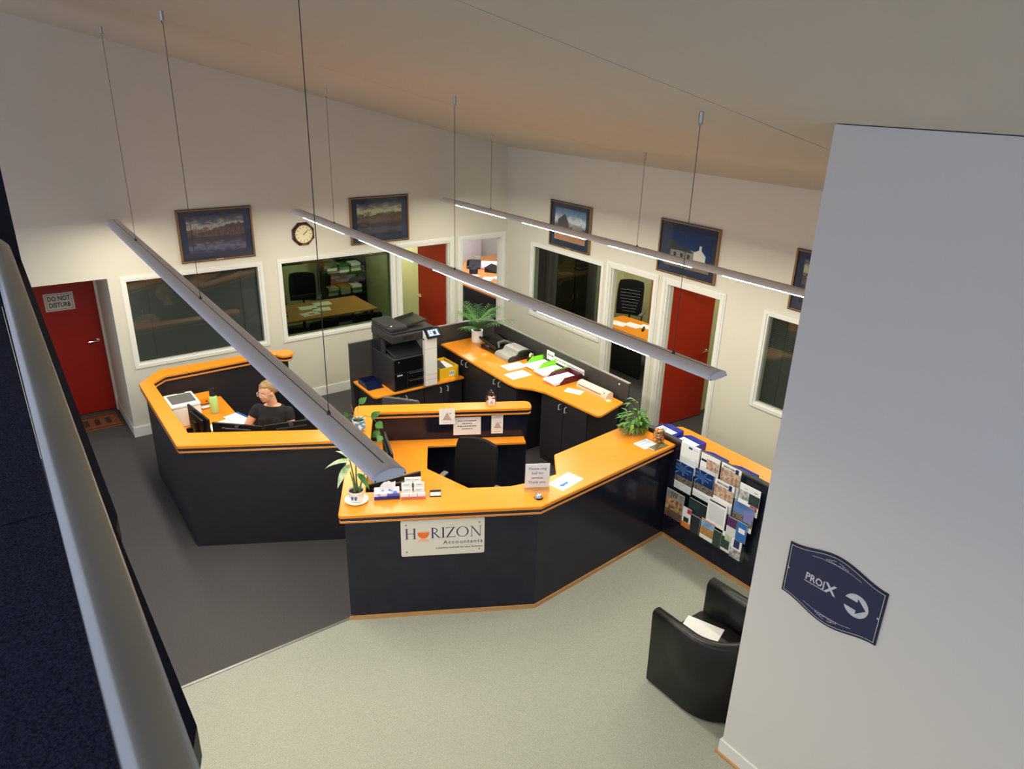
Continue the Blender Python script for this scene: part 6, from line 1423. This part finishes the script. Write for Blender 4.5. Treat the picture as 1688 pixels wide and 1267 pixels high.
t = thing('desk_phone', 'black desk phone on the desk in the corner doorway', 'phone', (1.42, 3.02, 0.7205), math.radians(-38))
b = B(); b.add([(-0.13, -0.11, 0), (0.13, -0.11, 0), (0.13, 0.11, 0), (-0.13, 0.11, 0), (-0.13, -0.11, 0.03), (0.13, -0.11, 0.03), (0.13, 0.11, 0.15), (-0.13, 0.11, 0.15)], [(0, 1, 2, 3), (4, 5, 6, 7), (0, 1, 5, 4), (1, 2, 6, 5), (2, 3, 7, 6), (3, 0, 4, 7)]); pb = obj('phone_body', b, BLACKP, t)
b = B(); b.rbox(-0.02, 0.12, 0.02, 0.05, 0.12, 0.24, 0.005, T(0, 0.03, 0) @ Matrix.Rotation(math.radians(-25), 4, 'X')); obj('phone_display', b, mat('phone_lcd', (120, 130, 124), 0.3), t)
b = B(); b.rbox(-0.16, -0.11, -0.11, 0.11, 0.08, 0.12, 0.012, Matrix.Rotation(math.radians(28), 4, 'X')); obj('handset', b, BLACKG, t)
for i, (x, y, a, w, h_) in enumerate(((1.75, 3.05, 0.5, 0.30, 0.42), (1.95, 3.25, 0.9, 0.3, 0.42), (1.62, 2.85, 0.3, 0.21, 0.297), (1.12, 2.10, 0.7, 0.30, 0.21), (1.34, 2.02, 0.2, 0.21, 0.297), (0.98, 2.42, 0.2, 0.25, 0.2))):
    flat('paper_sheet', ['wide white sheet near the back of the doorway desk', 'white sheet farthest back on the doorway desk', 'white sheet in front of the phone on the doorway desk', 'white sheet nearest the corner doorway on the orange desk', 'white sheet right of centre on the doorway desk', 'pale pink sheet left on the doorway desk'][i], 'paper', x, y, 0.7205+0.0016*i, w, h_, a, PAPER if i < 5 else mat('pale_pink', (244, 206, 214), 0.5))
flat('sticky_note', 'pink note on the white sheets in the corner doorway', 'note', 1.58, 2.86, 0.732, 0.18, 0.12, 0.3, mat('hot_pink', (250, 130, 170), 0.5))
t = thing('document_case', 'black document case open on the orange doorway desk', 'case', (1.62, 2.60, 0.7205), 0.6)
b = B(); b.add([(-0.2, -0.13, 0), (0.2, -0.13, 0), (0.2, 0.13, 0), (-0.2, 0.13, 0), (-0.2, -0.13, 0.02), (0.2, -0.13, 0.02), (0.2, 0.13, 0.10), (-0.2, 0.13, 0.10)], [(0, 1, 2, 3), (4, 5, 6, 7), (0, 1, 5, 4), (1, 2, 6, 5), (2, 3, 7, 6), (3, 0, 4, 7)]); obj('case_body', b, BLACKP, t)
t = thing('pen_caddy', 'dark pen caddy with purple papers left of the phone', 'caddy', (1.13, 2.62, 0.7205), 0.3)
b = B(); b.rbox(-0.07, 0.07, -0.06, 0.06, 0, 0.10, 0.006); obj('caddy_body', b, NAVYP, t)
for k in range(3): b = B(); b.tube([(-0.03+k*0.03, 0, 0.1), (-0.035+k*0.035, 0.01, 0.19)], 0.005, 6); obj('pen', b, [BLUEP, MAROON, BLACKP][k], t)
office_chair('black chair tucked under the orange doorway desk', 1.62, 0.62, math.radians(150), FABRIC, 0.40, 0.44, False)
# office behind doorway 4
t = thing('desk', 'honey desk seen through the doorway next to the open red door', 'desk', (1.09, -2.6, 0))
b = B(); b.prism([(0, 0), (0.66, 0), (0.66, 1.1), (0.62, 1.5), (0, 1.5)], 0.692, 0.72, ch=0.004); obj('desk_top', b, WOOD, t)
b = B(); b.box(0.05, 0.09, 0.5, 1.45, 0, 0.691); obj('modesty_panel', b, BLACKP, t)
b = B(); b.box(0.05, 0.09, 0.05, 0.09, 0, 0.691); obj('leg', b, BLACKP, t)
for i, (x, y, a) in enumerate(((1.32, -1.40, 0.2), (1.45, -1.60, 0.1), (1.58, -1.82, 0.3))):
    flat('paper_sheet', ['white sheet left on the desk beside the open red door', 'white sheet in the middle of the desk beside the open red door', 'white sheet right on the desk beside the open red door'][i], 'paper', x, y, 0.7205+0.0015*i, 0.21, 0.297, a)
t = thing('stapler', 'black stapler on the desk beside the open red door', 'stapler', (1.42, -1.86, 0.7205), 0.6)
b = B(); b.rbox(-0.09, 0.09, -0.018, 0.018, 0, 0.014, 0.004); obj('stapler_base', b, BLACKP, t)
b = B(); b.rbox(-0.09, 0.07, -0.016, 0.016, 0.02, 0.04, 0.008); obj('stapler_arm', b, BLACKG, t)
office_chair('black ribbed mesh-back chair behind the desk by the red door', 2.03, -0.84, math.radians(-62), FABRIC, 0.62, 0.46, True, mesh=True)
t = thing('bookcase', 'timber bookcase against the back wall by the red door office', 'shelf', (2.73, -1.80, 0))
for k in range(5): b = B(); b.box(-0.32, 0, -0.75, 0.75, 0.10+k*0.36, 0.125+k*0.36); obj('shelf_board', b, OW, t)
for s in (-0.77, 0.75): b = B(); b.box(-0.32, 0, s, s+0.02, 0, 1.6); obj('shelf_side', b, OW, t)
b = B(); b.box(-0.015, 0, -0.75, 0.75, 0.13, 1.6); obj('shelf_back', b, OW, t)
rr = random.Random(8)
for j in range(9):
    tt = thing('book', ['first', 'second', 'third', 'fourth', 'fifth', 'sixth', 'seventh', 'eighth', 'ninth'][j]+' book from the right on the timber bookcase', 'book', (2.57, -2.46+j*0.16, 0.1255+0.36*(2+(j % 2))), rr.uniform(-0.2, 0.2), 'books on the timber bookcase')
    b = B(); b.box(-0.1, 0.1, -0.06, 0.06, 0, rr.uniform(0.03, 0.16)); obj('cover', b, rr.choice([PAPER, CR, mat('book_tan', (190, 150, 96), 0.6), NAVYP, PAPER]), tt)
# office 5 seen through wall window 3: dark wardrobe
t = thing('storage_cupboard', 'tall dark cupboard seen through the right-hand wall window', 'cupboard', (1.0, -0.35, 0))
b = B(); b.box(-0.5, 0.5, -0.25, 0.3, 0, 1.95); obj('cupboard_body', b, BLACKP, t)
for s in (-1, 1):
    b = B(); b.box(s*0.25-0.24, s*0.25+0.24, -0.27, -0.2505, 0.05, 1.92); d_ = obj('cupboard_door', b, mat('cupboard_charcoal', (36, 38, 40), 0.4), t)
    b = B(); b.tube([(s*0.05, -0.27, 1.0), (s*0.05, -0.295, 1.01), (s*0.05, -0.295, 1.09), (s*0.05, -0.27, 1.10)], 0.005, 6); obj('handle', b, CHROME, d_, True)
# office 6: shelf behind blind
t = thing('low_shelf', 'timber shelf with papers seen behind the blind near the sign wall', 'shelf', (2.0, -5.4, 0))
for k in range(4): b = B(); b.box(-0.2, 0.2, -0.8, 0.8, 0.3+k*0.45, 0.325+k*0.45); obj('shelf_board', b, OW, t)
for s in (-0.82, 0.8): b = B(); b.box(-0.2, 0.2, s, s+0.02, 0, 1.75); obj('shelf_side', b, OW, t)
b = B(); b.rbox(-0.15, 0.15, -0.3, 0.1, 1.676, 1.82, 0.01); obj('green_box_file', b, mat('file_lime', (110, 180, 60), 0.5), t)
